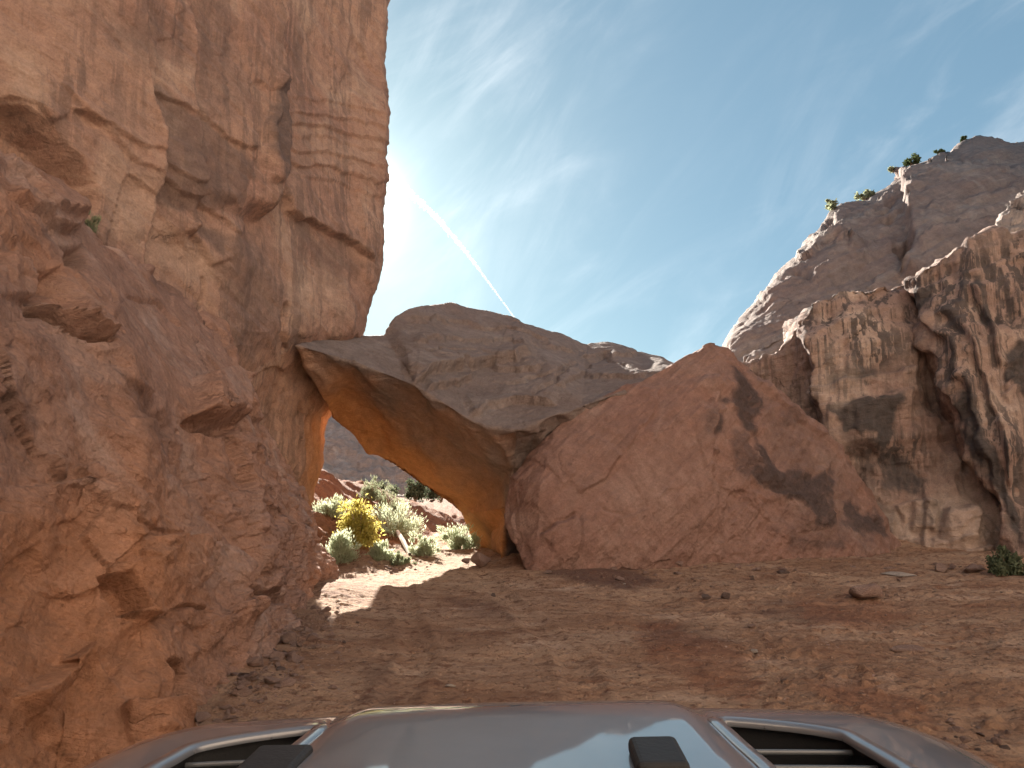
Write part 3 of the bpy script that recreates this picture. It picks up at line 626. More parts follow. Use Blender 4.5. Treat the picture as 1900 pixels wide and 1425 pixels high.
def streaky(s, V, seed):
    s.d += .35*fbm(V*.3, 3, seed) + .13*fbm(V*1.0, 4, seed+1, .55) + .035*fbm(V*4, 3, seed+2, .6)
    fl = fbm(np.stack([V[:, 0]*1.2, V[:, 1]*1.2, V[:, 2]*.12], 1), 4, seed+3, .55); s.d += .22*fl         # water-worn flutes
    s.d += .15*blocks(V*np.array([.5, .5, .3]), seed+4, .4, .12)
s = Sculpt(V, n); streaky(s, V, 81)
s.ledge([(1478, 606), (1500, 660), (1515, 720), (1535, 800), (1545, 860)][::-1], .6, 200, 3)
s.ledge([(1700, 690), (1640, 700), (1560, 720), (1500, 730)][::-1], .18, 60, 3); s.ledge([(1690, 730), (1620, 750), (1555, 770)][::-1], .16, 40, 3)
for a in ([(1660, 940), (1700, 925), (1740, 925)], [(1740, 950), (1800, 940), (1810, 960)], [(1690, 1000), (1760, 1010), (1800, 1000)], [(1680, 1030), (1760, 1035), (1840, 1020)], [(1660, 960), (1660, 1030)]): s.ledge(a, .2, 40, 2.5)
s.poly([(1690, 930), (1740, 928), (1740, 990), (1690, 985)], .12, 5); s.poly([(1742, 952), (1806, 942), (1800, 1010), (1746, 1012)], .15, 5)
s.stain('varnish', [[(1554, 772), (1600, 762), (1625, 760), (1620, 800), (1600, 815), (1570, 812), (1556, 790)], [(1625, 745), (1672, 735), (1660, 760), (1645, 770), (1660, 800), (1650, 822), (1630, 820), (1626, 780)]], 6, 1.3, 15)
s.stain('varnish', [[(1640, 830), (1690, 830), (1720, 900), (1700, 915), (1645, 900)], [(1540, 700), (1620, 690), (1620, 715), (1545, 725)], [(1630, 930), (1660, 950), (1660, 1020), (1630, 1000)], [(1700, 935), (1740, 940), (1735, 980), (1705, 975)]], 8, .8, 14)
s.stain('varnish', [[(1560, 815), (1620, 820), (1650, 860), (1600, 880), (1565, 850)]], 10, .5, 16)
s.stain('pale', [[(1660, 930), (1900, 900), (1900, 1060), (1660, 1060)]], 20, .55, 30)
s.stain('pale', [[(1520, 650), (1560, 640), (1600, 740), (1560, 760), (1530, 740)]], 14, .4, 14)
s.stain('streak', [[(1480, 540), (1700, 520), (1740, 700), (1700, 900), (1560, 760), (1510, 700)]], 30, .45, 30)
a_ = s.attr.setdefault('streak', np.zeros(len(V), np.float32)); a_ -= .75*sstep(900, 960, s.py)
link('cliff_right_wall', mesh_np('cliff_right_wall', s.done(), Q, M_right, s.attr), kind='structure', label='black streaked sandstone wall behind the triangular boulder')
# right lobe, standing in front of it
tC = [PK(1730, 610, 24.6), PK(1676, 540, 24.0), PK(1682, 516, 23.6), PK(1715, 496, 23.2), PK(1765, 474, 23.0), PK(1830, 446, 22.8), PK(1900, 440, 22.6), PK(2050, 430, 21.5), PK(2300, 380, 20), W(25, 11, 13), W(34, 6, 14)]
bC = [PK(1935, 1056, 21.6), PK(1890, 1054, 20.9), PK(1884, 1052, 20.3), PK(1890, 1052, 20.0), PK(1900, 1052, 19.9), PK(1920, 1052, 19.8), PK(1960, 1056, 19.5), PK(2100, 1056, 18.5), PK(2350, 1060, 17), W(22, 10, -.5), W(32, 5, -.5)]
rows = wallnet(tC, bC, 8, (.35, .15), (2.0, 4.2, .1), .12, 0)
C2 = np.array(bC); C2[:, 2] -= 1.2; rows.append(C2)
V, n, Q = net(rows, 3.0, .4)
s = Sculpt(V, n); streaky(s, V, 101)
for a in ([(1700, 560), (1760, 640), (1800, 760), (1850, 900)], [(1690, 600), (1740, 660), (1790, 780)], [(1740, 560), (1790, 640), (1840, 780), (1880, 920)], [(1790, 540), (1830, 620), (1850, 700)]): s.ledge(a[::-1], .28, 40, 3)
s.ledge([(1680, 540), (1740, 520), (1840, 490), (1910, 470)], .12, 40, 4)
for y0 in (670, 690, 705, 720): s.ledge([(1855, y0+20), (1880, y0+6), (1920, y0)], .12, 15, 2)
s.stain('varnish', [[(1780, 720), (1800, 740), (1850, 860), (1895, 960), (1900, 1010), (1840, 900), (1790, 790)], [(1860, 660), (1910, 640), (1910, 740), (1860, 720)], [(1800, 520), (1812, 520), (1830, 610), (1820, 610)], [(1690, 540), (1730, 530), (1720, 580), (1700, 580)]], 6, 1.1, 8)
s.stain('streak', [[(1670, 520), (1910, 440), (1910, 800), (1890, 1010), (1800, 800)]], 20, .45, 20)
link('cliff_right_buttress', mesh_np('cliff_right_buttress', s.done(), Q, M_right, s.attr), kind='structure', label='streaked sandstone buttress closing the picture on the right')
# unseen canyon side added behind the viewer, to bounce sun into the shade
tD = [W(36, 4, 30), W(27, -6, 30), W(19, -12, 31), W(9, -15, 31), W(-4, -16, 31), W(-18, -15, 31), W(-28, -8, 30)]
bD = [W(33, 4, -.5), W(24, -5, -.5), W(17, -10, -.5), W(8, -12.5, -.5), W(-4, -13.5, -.5), W(-16, -12, -.5), W(-25, -7, -.5)]
C0, C1 = np.array(tD), np.array(bD); rows = [C0+np.array([0, -12, 1])]+[C0*(1-k_/8)+C1*k_/8 for k_ in range(9)]
V, n, Q = net(rows, 3.0, .4, coarse=.5); n = -n if (n*np.array([0, 1, 0])).sum() < 0 else n
s = Sculpt(V, n); s.d += .9*fbm(V*.15, 4, 161)+.4*blocks(V*np.array([.2, .2, .12]), 162, .5, .15)+.2*fbm(V*.7, 3, 163)
link('bounce_cliff', mesh_np('bounce_cliff', s.done(), Q, M_tan, s.attr), kind='structure', label='unseen tan canyon side added behind the car to bounce sunlight')
# knob of pale rock on its brow, catching the sun
pts = [PK(1838, 436, 25.5), PK(1850, 405, 26), PK(1880, 375, 26.5), PK(1920, 350, 27), PK(2000, 330, 27), PK(1900, 440, 24.5), PK(1870, 440, 24.6), PK(1960, 450, 24), PK(2060, 440, 24), PK(1860, 420, 29), PK(1930, 355, 30), PK(2060, 350, 29), PK(1850, 470, 26), PK(1940, 490, 25), PK(2060, 500, 26), PK(1900, 480, 29)]
V, T = hull(pts); V, T = refine(V, T, 8); V = relax(V, T, 5); n = vnorm(V, T)
s = Sculpt(V, n); s.d += .25*fbm(V*.7, 3, 121)+.2*blocks(V*np.array([.8, .8, 1.4]), 122, .6, .2)+.10*fbm(V*2.2, 4, 123, .6)
s.attr['pale'] = np.full(len(V), .7, np.float32)
based('cliff_right_knob', s.done(), T, M_dome, s.attr, kind='structure', label='pale sunlit knob of rock on the brow of the right wall')

# ------------------------------------------------------------------ setting: far canyon side seen through the arch
rows = []
for k_, (z_, y_) in enumerate(((8.6, 70), (8.2, 64), (6.6, 60), (4.8, 56), (3.2, 53), (2.2, 48), (.2, 43), (-1.5, 41))):
    rows.append([W(x_, y_+.25*abs(x_+5)*(1 if x_ < -5 else .6), z_*(1+.0*x_)+(1.2*math.sin(x_*.25) if z_ > 1 else 0)) for x_ in np.linspace(-34, 24, 13)])
V, n, Q = net(rows, 4.0, .4)
s = Sculpt(V, n); s.d += .9*fbm(V*.14, 3, 131)+.5*fbm(V*.5, 4, 132, .6)+.25*blocks(V*.35, 133, .6, .2)+.12*fbm(V*1.8, 3, 134)
link('cliff_far', mesh_np('cliff_far', s.done(), Q, M_far, s.attr), kind='structure', label='shaded grey canyon side seen through the arch')

# ------------------------------------------------------------------ the fallen slab that spans the track
TT = [P(546, 640, 15.3), P(660, 670, 15.6), P(770, 716, 15.8), P(880, 782, 15.9), P(960, 797, 15.6), P(1080, 752, 16.3), P(1200, 708, 17.4), P(1275, 684, 18.8)]
RR = [P(575, 631, 16.2), P(640, 626, 17.4), P(712, 622, 18.5), P(738, 590, 19.6), P(795, 573, 20.9), P(845, 568, 22), P(950, 594, 22.8), P(1020, 618, 23), P(1090, 646, 23), P(1120, 640, 23.4), P(1180, 656, 23.6), P(1260, 676, 24), P(1330, 700, 24.5)]
UU = [P(546, 640, 15.3), P(596, 738, 16.6), P(622, 776, 18.0), P(690, 842, 19.4), P(760, 892, 19.7), P(850, 957, 19.9), P(906, 1008, 20.0), P(915, 1050, 19.6)]
VV = [P(955, 868, 16.6), P(938, 945, 17.0), P(930, 1030, 17.3), P(925, 1090, 17.3)]
XX = [P(1060, 860, 17.4), P(1200, 820, 18.8), P(1330, 760, 20.5), P(1060, 1060, 18.6), P(1330, 1000, 21.5)]
BB = [P(905, 1045, 21.0), P(1000, 1040, 23.4), P(1200, 1010, 24.4), P(1360, 1000, 25)]
vs_ = []; 
def add(ps):
    k0 = len(vs_); vs_.extend(ps); return list(range(k0, len(vs_)))
tI, rI = add(TT), add(RR); uI = [tI[0]]+add(UU[1:]); vI, xI, bI = add(VV), add(XX), add(BB)
fc = []
# roof
fc += [[tI[0], tI[1], rI[0]], [tI[1], rI[1], rI[0]], [tI[1], tI[2], rI[1]], [tI[2], rI[2], rI[1]], [tI[2], rI[3], rI[2]], [tI[2], rI[4], rI[3]], [tI[2], tI[3], rI[4]], [tI[3], rI[5], rI[4]], [tI[3], rI[6], rI[5]], [tI[3], tI[4], rI[6]], [tI[4], tI[5], rI[6]], [tI[5], rI[7], rI[6]], [tI[5], rI[8], rI[7]], [tI[5], rI[9], rI[8]], [tI[5], tI[6], rI[9]], [tI[6], rI[10], rI[9]], [tI[6], tI[7], rI[10]], [tI[7], rI[11], rI[10]], [tI[7], rI[12], rI[11]]]
# underside that leans over the track
fc += [[tI[0], uI[1], tI[1]], [tI[1], uI[1], uI[2]], [tI[1], uI[2], uI[3]], [tI[1], uI[3], tI[2]], [tI[2], uI[3], uI[4]], [tI[2], uI[4], tI[3]], [tI[3], uI[4], uI[5]], [tI[3], uI[5], vI[0]], [tI[3], vI[0], tI[4]], [vI[0], uI[5], vI[1]], [vI[1], uI[5], uI[6]], [vI[1], uI[6], vI[2]], [vI[2], uI[6], uI[7]], [vI[2], uI[7], vI[3]]]
# right end, behind the boulder
fc += [[tI[4], vI[0], xI[0]], [tI[4], xI[0], tI[5]], [tI[5], xI[0], xI[1]], [tI[5], xI[1], tI[6]], [tI[6], xI[1], xI[2]], [tI[6], xI[2], tI[7]], [vI[0], vI[1], xI[0]], [vI[1], vI[2], xI[3]], [vI[1], xI[3], xI[0]], [vI[2], vI[3], xI[3]], [xI[0], xI[3], xI[4]], [xI[0], xI[4], xI[1]], [xI[1], xI[4], xI[2]], [tI[7], xI[2], rI[12]], [xI[2], xI[4], rI[12]], [xI[4], bI[3], rI[12]]]
# back
fc += [[uI[1], tI[0], rI[0]], [uI[1], rI[0], uI[2]], [uI[2], rI[0], rI[1]], [uI[2], rI[1], rI[2]], [uI[2], rI[2], uI[3]], [uI[3], rI[2], rI[3]], [uI[3], rI[3], uI[4]], [uI[4], rI[3], rI[4]], [uI[4], rI[4], uI[5]], [uI[5], rI[4], rI[5]], [uI[5], rI[5], bI[0]], [uI[5], bI[0], uI[6]], [uI[6], bI[0], uI[7]], [bI[0], rI[5], rI[6]], [bI[0], rI[6], bI[1]], [bI[1], rI[6], rI[7]], [bI[1], rI[7], rI[8]], [bI[1], rI[8], bI[2]], [bI[2], rI[8], rI[9]], [bI[2], rI[9], rI[10]], [bI[2], rI[10], bI[3]], [bI[3], rI[10], rI[11]], [bI[3], rI[11], rI[12]], [uI[7], bI[0], bI[1]], [uI[7], bI[1], xI[3]], [uI[7], xI[3], vI[3]], [xI[3], bI[1], bI[2]], [xI[3], bI[2], xI[4]], [xI[4], bI[2], bI[3]]]
bm = bmesh.new(); bv = [bm.verts.new(p) for p in vs_]
for f in fc: bm.faces.new([bv[i] for i in f])
bmesh.ops.recalc_face_normals(bm, faces=bm.faces); bm.verts.index_update()
open_e = sum(1 for e in bm.edges if len(e.link_faces) != 2)
if open_e: print('slab open edges', open_e)
V = np.array([v.co[:] for v in bm.verts]); T = np.array([[v.index for v in f.verts] for f in bm.faces]); bm.free()
V, T = refine(V, T, 6, .03); V = relax(V, T, 2)
n = vnorm(V, T); s = Sculpt(V, n)
roof = n[:, 2] > .25; rf = sstep(.05, .35, n[:, 2]); und = 1-rf
s.d += rf*(.08*fbm(V*.35, 3, 141)+.02*fbm(V*1.3, 4, 142)+.012*fbm(V*4.5, 4, 143, .6)) + und*(.14*fbm(V*.6, 3, 144)+.03*fbm(V*2.5, 4, 145, .5))
q = np.stack([V[:, 0]-.3*V[:, 1], V[:, 1]+.2*V[:, 0], V[:, 2]], 1)
s.d += rf*.02*blocks(q*np.array([.28, .42, .42]), 146, .45, .2) + rf*.01*blocks(q*np.array([1.1, 1.1, 1.1]), 246, .6, .12)
tt = (V[:, 1]*.62-.12*V[:, 0])+.5*fbm(V*.3, 3, 247); s.d += rf*.035*strata(tt, 248, .1)*sstep(-.15, .2, perlin(V*.25+4, 249))
fl = np.stack([(s.px-s.py*.0)*.02+0*s.px, s.py*.002+s.px*.0, 0*s.px], 1)
# scoops that run down the leaning face
dirx = (s.px-(s.py-640)*.75)
s.d += und*(.13*perlin(np.stack([dirx*.018, s.py*.0015, 0*s.px], 1), 147)+.05*perlin(np.stack([dirx*.05, s.py*.003, 0*s.px], 1), 148))
for a, st, fa in (([(1002, 668), (960, 686), (905, 680), (850, 688), (800, 697), (764, 716)], .34, 70), ([(1006, 688), (960, 697), (905, 690)], .16, 22), ([(875, 704), (830, 714), (790, 728)], .2, 30), ([(1250, 690), (1170, 702), (1090, 700), (1010, 722)], .12, 50), ([(1040, 750), (960, 748), (910, 760), (866, 776)], .2, 36), ([(1000, 660), (930, 648), (840, 640), (760, 644)], .10, 60), ([(1080, 664), (1000, 640), (900, 622), (800, 600), (745, 604)], .12, 60), ([(1180, 668), (1120, 656), (1080, 676)], .14, 30)):
    s.ledge(a, st, fa, 2.2)
for a in ([(1065, 680), (1030, 710), (980, 748)], [(1070, 672), (1020, 700), (935, 722)], [(780, 665), (860, 660), (930, 672)], [(1080, 690), (1120, 660), (1180, 690)]): s.crack(a, 2.5, .10)
s.poly([(930, 800), (1010, 800), (995, 850), (950, 868)], -.2, 10)
s.crack([(772, 720), (790, 780), (800, 830)], 6, .05); s.crack([(660, 690), (700, 770), (720, 830)], 10, .05)
s.ledge([(690, 838), (740, 872), (800, 905), (860, 940)], -.12, 30, 3)
up_ = sstep(-4, 10, inpoly(s.px, s.py, [(540, 640), (660, 676), (770, 722), (880, 788), (955, 802), (950, 870), (936, 960), (935, 1090), (860, 1060), (600, 800)]))
lowd = segdist(s.px, s.py, [(622, 776), (690, 842), (760, 892), (850, 957), (906, 1008)])[0]
s.attr['fresh_glow'] = (up_*(1.0-.8*sstep(20, 105, lowd)+.3*fbm(V*np.array([1.2, .6, .6]), 3, 149))).astype(np.float32).clip(0, 1)  # fresh rock with the road's bounce glow painted in, strongest near the lower edge
s.stain('pale', [[(820, 760), (880, 800), (940, 850), (930, 890), (850, 830)]], 30, .25, 20)
Vs = s.done()
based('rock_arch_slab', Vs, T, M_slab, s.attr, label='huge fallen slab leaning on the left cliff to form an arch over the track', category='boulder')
m_ = M_slab

# ------------------------------------------------------------------ the triangular boulder
fr = [P(931, 955, 15.9), P(944, 888, 16.0), P(985, 842, 16.1), P(1034, 792, 16.3), P(1085, 752, 16.7), P(1190, 710, 17.3), P(1262, 680, 17.8), P(1306, 646, 18.2), P(1322, 640, 18.4), P(1348, 652, 18.4), P(1400, 702, 18.4), P(1500, 778, 18.5), P(1562, 850, 18.6), P(1622, 940, 18.7), P(1650, 1002, 18.8), P(1690, 1048, 18.9), P(1640, 1060, 17.6),
      P(1330, 1055, 16.2), P(1035, 1075, 14.9), P(985, 1082, 14.8), P(948, 1010, 15.4),
      P(1000, 900, 15.2), P(1040, 1000, 14.85), P(1150, 800, 16.3), P(1310, 760, 16.95), P(1326, 900, 16.35), P(1150, 950, 15.45)]
bk = [P(980, 960, 18.5), P(1000, 1090, 18.5), P(1060, 800, 19.5), P(1200, 735, 21), P(1300, 668, 21.5), P(1360, 675, 21.5), P(1520, 820, 21.5), P(1660, 1000, 21.5), P(1690, 1060, 21.5), P(1300, 1080, 23)]
V, T = hull(fr+bk); V, T = refine(V, T, 5, .03); V = relax(V, T, 5)
n = vnorm(V, T); s = Sculpt(V, n)
right_ = sstep(1290, 1370, s.px)
s.d += .10*fbm(V*.5, 3, 151)+.035*fbm(V*1.8, 4, 152)+.014*fbm(V*6, 4, 153, .6)+right_*(.10*fbm(V*1.0, 4, 154)+.05*fbm(V*3.2, 4, 158, .55))
s.d += .05*blocks(V*np.array([.7, .5, .7]), 155, .6, .0, .08) + .05*blocks(V*np.array([1.8, 1.8, 1.8]), 156, .6, .04, .1)*(1-sstep(940, 1030, s.px)) + .022*blocks(V*np.array([2.6, 2.6, 2.6])+4, 159, .7, .02, .1)*sstep(0, .35, perlin(V*.7, 160)) + .05*right_*blocks(V*np.array([1.1, 1.1, 1.1])+9, 165, .7, .0, .12)
q = np.stack([V[:, 0]+.8*V[:, 2], V[:, 1], V[:, 2]-.8*V[:, 0]], 1); s.d += .022*fbm(q*np.array([.3, .3, 3.]), 4, 157, .6) + .025*strata(q[:, 2]*1.9+.5*fbm(V*.4, 3, 166), 167, .08)*sstep(-.1, .25, perlin(V*.5+8, 168))
V0 = V
s.ledge([(1222, 715), (1212, 760), (1190, 800), (1155, 842)], .10, 60, 2); s.ledge([(1155, 842), (1130, 880), (1075, 920)], .12, 50, 2); s.ledge([(1075, 948), (1035, 962), (995, 993)][::-1], .1, 40, 2); s.crack([(1075, 948), (1035, 964), (992, 995)], 4, .12)
s.ledge([(1110, 945), (1150, 958)], .06, 20); s.crack([(1115, 946), (1150, 960)], 3, .06)
s.ledge([(1332, 700), (1330, 740), (1322, 800), (1318, 830), (1322, 900), (1335, 1010)], .16, 70, 3)
s.blob(1335, 712, 26, 20, .18); s.blob(1320, 740, 24, 16, -.14); s.blob(1325, 832, 10, 5, .12); s.blob(1322, 872, 10, 5, .1); s.blob(1410, 905, 20, 14, -.16); s.blob(1420, 895, 16, 8, .1)
s.ledge([(1385, 800), (1400, 830), (1412, 860)], .1, 30); s.crack([(1388, 810), (1412, 856)], 3, .08)
s.ledge([(1560, 970), (1500, 930), (1440, 915), (1400, 890)][::-1], .12, 40, 3); s.poly([(1400, 920), (1470, 925), (1520, 985), (1500, 1000), (1430, 965)], -.08, 10)
s.ledge([(1480, 830), (1490, 850), (1460, 860)], .08, 20); s.blob(1490, 868, 30, 10, .1)
s.ledge([(1640, 1000), (1600, 920), (1540, 830), (1470, 760), (1400, 705)], .14, 40, 3)
s.stain('varnish', [[(1350, 705), (1385, 690), (1405, 740), (1400, 780), (1420, 820), (1455, 870), (1430, 880), (1390, 800), (1360, 780)], [(1340, 740), (1350, 740), (1335, 800), (1322, 815)], [(1430, 870), (1500, 880), (1545, 870), (1550, 960), (1520, 975), (1450, 930), (1395, 880)], [(1560, 930), (1620, 950), (1640, 1010), (1580, 990)]], 8, .95, 16)
s.stain('varnish', [[(1345, 790), (1385, 800), (1390, 850), (1410, 880), (1385, 890), (1360, 840)], [(1450, 985), (1560, 1000), (1560, 1025), (1470, 1010)], [(1440, 745), (1480, 775), (1470, 800), (1440, 780)], [(1280, 760), (1320, 770), (1310, 800), (1290, 790)]], 10, .6, 18)
s.stain('varnish', [[(1400, 720), (1480, 780), (1560, 870), (1620, 960), (1660, 1030), (1480, 1020), (1440, 860)]], 26, .33, 26)
s.stain('pale', [[(1215, 960), (1240, 945), (1238, 975)], [(1160, 860), (1230, 870), (1230, 930), (1130, 940)]], 14, .3, 14)
based('triangular_boulder', s.done(), T, M_bould, s.attr, label='house-sized triangular sandstone boulder propping the right end of the arch', category='boulder')
#MARK things
# ------------------------------------------------------------------ loose stones
def stone_mesh(seed, flat=.6, mat=None):
    r = random.Random(seed); bm = bmesh.new()
    for _ in range(13):
        v = Vector((r.gauss(0, 1), r.gauss(0, 1), r.gauss(0, 1))).normalized()
        bm.verts.new((v.x*r.uniform(.8, 1.1), v.y*r.uniform(.65, 1.0), v.z*flat*r.uniform(.8, 1.1)))
    bmesh.ops.convex_hull(bm, input=bm.verts)
    for v in [v for v in bm.verts if not v.link_faces]: bm.verts.remove(v)
    bmesh.ops.bevel(bm, geom=list(bm.edges), offset=.06, segments=1, affect='EDGES')
    bmesh.ops.triangulate(bm, faces=bm.faces)
    me = bpy.data.meshes.new('stone'); bm.to_mesh(me); bm.free(); me.materials.append(mat or M_stone)
    z0 = min(v.co.z for v in me.vertices)
    for v in me.vertices: v.co.z -= z0
    return me
SM = [stone_mesh(k, (.35, .5, .65, .8)[k % 4]) for k in range(10)]
SD = [stone_mesh(30+k, (.35, .5)[k % 2], M_darkstone) for k in range(4)]
SP_ = [stone_mesh(50+k, (.3, .4)[k % 2], M_palestone) for k in range(3)]
def stone(me, px, py, wpx, label, group=None, rz=None, stretch=(1, 1, 1), sink=.12, name='stone', cat='stone'):
    x, y, z = gpt(px, py); sc = wpx*y/F*.5; z = gz_at(x, y)
    h = max(v.co.z for v in me.vertices)*sc*stretch[2]
    o = link(name, me, loc=(x, y, z-h*sink), rot=(0, 0, rz if rz is not None else random.uniform(0, 6.28)), sc=(sc*stretch[0], sc*stretch[1], sc*stretch[2]), label=label, category=cat)
    if group: o['group'] = group
    return o
random.seed(5)
stone(SM[0], 1612, 1112, 80, 'broad flat-topped slab rock lying on the dirt before the streaked wall', rz=.2, stretch=(1, .8, 1.3), name='slab_rock', cat='rock')
stone(SD[0], 1306, 1110, 30, 'dark flat stone, left one of a pair below the boulder', rz=.3)
stone(SD[1], 1347, 1110, 30, 'dark flat stone, right one of a pair below the boulder', rz=1.2)
stone(SD[2], 1452, 1066, 30, 'dark low stone near the right foot of the triangular boulder', rz=.7)
stone(SM[4], 1396, 1164, 22, 'small reddish angular stone between the dark soil patches', rz=.4)
stone(SP_[0], 1400, 1214, 24, 'small pale pointed stone in the middle of the rough ground', rz=2)
stone(SM[8], 1682, 1208, 70, 'low rounded earth-coloured rock half sunk right of the track', rz=.1, sink=.45, name='rock', cat='rock')
stone(SP_[1], 836, 1281, 26, 'thin pale sliver of stone on the track before the car', rz=.1, stretch=(1, .5, .6))
stone(SD[3], 916, 1104, 12, 'tiny black stone standing on the track near the arch', rz=.1, stretch=(1, 1, 2.2), sink=.05)
stone(SP_[2], 1668, 1066, 66, 'pale flat ledge of stone flush with the ground by the right wall', rz=.1, stretch=(1, 1.3, .4), name='rock', cat='rock')
stone(SM[5], 1806, 1062, 46, 'rounded brown boulder at the foot of the right wall', rz=.5, name='rock', cat='boulder')
stone(SM[2], 1745, 1058, 36, 'low pale brown boulder against the foot of the right wall', rz=1.5, name='rock', cat='boulder')
stone(SM[6], 892, 1050, 46, 'sunlit red rock on the right edge of the road under the arch', rz=.3, name='rock', cat='rock')
stone(SM[1], 866, 1060, 24, 'small sunlit red stone at the road edge beside a larger one', rz=2.3)
stone(SM[3], 1348, 1036, 22, 'small block at the foot of the triangular boulder, below its central rib', rz=.3)
stone(SM[7], 470, 1242, 44, 'pale angular block, largest in the rubble by the left cliff', rz=.8, name='rock', cat='rock')
stone(SM[9], 455, 1270, 34, 'flat pale stone just below the largest rubble block', rz=.2, stretch=(1, .8, .6))
n_r = 0
while n_r < 110:                                                   # rubble along the foot of the left cliff
    t = random.random(); bx, by = 345+t*235, 1385-t*250-22*math.sin(t*math.pi)
    px, py = bx+abs(random.gauss(0, 1))*70*(1-.45*t)+6, by+random.gauss(0, 10)+20*random.random()
    stone(random.choice(SM+SD[:2]), px, py, random.choice((8, 10, 13, 17, 24, 36))*(1.3-.5*t), 'small broken stone in the rubble along the foot of the left cliff', 'rubble by the left cliff', sink=.25); n_r += 1
for k in range(60):                                                # stones on the bank and verge beyond the arch
    px = random.uniform(612, 800); py = random.uniform(1000, 1062) if k < 40 else random.uniform(930, 1000)
    stone(random.choice(SM), px, py, random.uniform(6, 15), 'red stone strewn over the soil bank beyond the arch', 'stones on the far bank', sink=.25)
for k in range(60):
    px = random.uniform(980, 1890); py = 1050+abs(random.gauss(0, 1))*75
    if py > 1290: continue
    stone(random.choice(SM+SD+SP_[:1]), px, py, random.uniform(5, 12), 'small stone scattered on the open dirt right of the track', 'stones on the open ground', sink=.3)
for k in range(38):                                                # scree where boulder and right wall meet the dirt
    px = random.uniform(1010, 1880); stone(random.choice(SM), px, 1052+abs(random.gauss(0, 1))*7-(6 if px > 1650 else 0), random.choice((6, 8, 11, 15, 22)), 'broken stone lying along the foot of the triangular boulder and right wall', 'scree at the boulder foot', sink=.3)
for k in range(26):
    stone(random.choice(SM+SD), random.uniform(1740, 1870), random.uniform(1335, 1400), random.uniform(8, 26), 'clod of earth in the heap at the right fender of the car', 'clods by the car', sink=.3)
# gravel nobody could count
def gravel(name, pts, sizes, mat, label):
    base = np.array([v.co[:] for v in SMG.vertices]); tri = np.array([p.vertices[:] for p in SMG.polygons]); n = len(pts)
    a = np.random.RandomState(3).uniform(0, 6.28, n); c, s_ = np.cos(a), np.sin(a)
    Rm = np.zeros((n, 3, 3)); Rm[:, 0, 0] = c; Rm[:, 0, 1] = -s_; Rm[:, 1, 0] = s_; Rm[:, 1, 1] = c; Rm[:, 2, 2] = 1
    Vv = np.einsum('nij,kj->nki', Rm, base)*sizes[:, None, None]+pts[:, None, :]
    Tt = (tri[None]+(np.arange(n)*len(base))[:, None, None]).reshape(-1, 3)
    link(name, mesh_np(name, Vv.reshape(-1, 3), Tt, mat, smooth=False), kind='stuff', label=label)
bm = bmesh.new(); r_ = random.Random(9)
for _ in range(8): bm.verts.new((r_.uniform(-1, 1), r_.uniform(-.8, .8), r_.uniform(-.5, .5)))
bmesh.ops.convex_hull(bm, input=bm.verts)
for v in [v for v in bm.verts if not v.link_faces]: bm.verts.remove(v)
bmesh.ops.triangulate(bm, faces=bm.faces); SMG = bpy.data.meshes.new('pebble'); bm.to_mesh(SMG); bm.free()
rg_ = np.random.RandomState(4); pts, sz = [], []
for k in range(5200):
    t = rg_.rand()
    if t < .5: px, py = rg_.uniform(330, 1900), 1045+270*rg_.rand()
    elif t < .75:
        u = rg_.rand(); px, py = 360+u*230+abs(rg_.normal())*70, 1375-u*240+rg_.normal()*14
    else: px, py = rg_.uniform(1000, 1900), 1050+abs(rg_.normal())*80
    if py < 1030 or py > 1420: continue
    x, y, z = gpt(px, py); pts.append((x, y, gz_at(x, y))); sz.append(.006+.022*rg_.rand()**3)
gravel('gravel', np.array(pts), np.array(sz), M_stone, 'loose gravel and grit over the dirt track')

# ------------------------------------------------------------------ plants
def leaf_mat(name, a, b, tr=.5):
    m, nt = new_mat(name); g = G(nt)
    oi = nt.nodes.new('ShaderNodeObjectInfo')
    c = g.mix(g.rng(g.noise(9, 3, .6), .35, .65), a, b)
    d = nt.nodes.new('ShaderNodeBsdfDiffuse'); t = nt.nodes.new('ShaderNodeBsdfTranslucent'); x = nt.nodes.new('ShaderNodeMixShader'); o = nt.nodes.new('ShaderNodeOutputMaterial')
    g.put(d.inputs[0], c); g.put(t.inputs[0], c); x.inputs[0].default_value = tr
    nt.links.new(d.outputs[0], x.inputs[1]); nt.links.new(t.outputs[0], x.inputs[2]); nt.links.new(x.outputs[0], o.inputs[0]); return m
M_sage = leaf_mat('sage_leaf', (.40, .44, .30), (.52, .55, .40), .6); M_sage2 = leaf_mat('dusty_leaf', (.22, .25, .16), (.32, .34, .22))
M_yel = leaf_mat('yellow_leaf', (.44, .38, .09), (.54, .48, .16), .55); M_dgr = leaf_mat('dark_leaf', (.09, .115, .07), (.14, .16, .10), .3); M_jun = leaf_mat('juniper_leaf', (.07, .10, .045), (.12, .15, .07), .3)
m, nt_ = new_mat('dry_wood'); g = G(nt_); g.out(g.mix(g.noise(6, 5, .6, map=(1, 1, .2)), (.20, .15, .11), (.36, .29, .22)), .9, g.bump(g.noise(20, 5, .6), .5, .02)); M_wood = m
m, nt_ = new_mat('bleached_wood'); g = G(nt_); g.out(g.mix(g.noise(6, 5, .6, map=(1, 1, .2)), (.50, .43, .35), (.66, .60, .52)), .9, g.bump(g.noise(20, 5, .6), .5, .02)); M_bleach = m
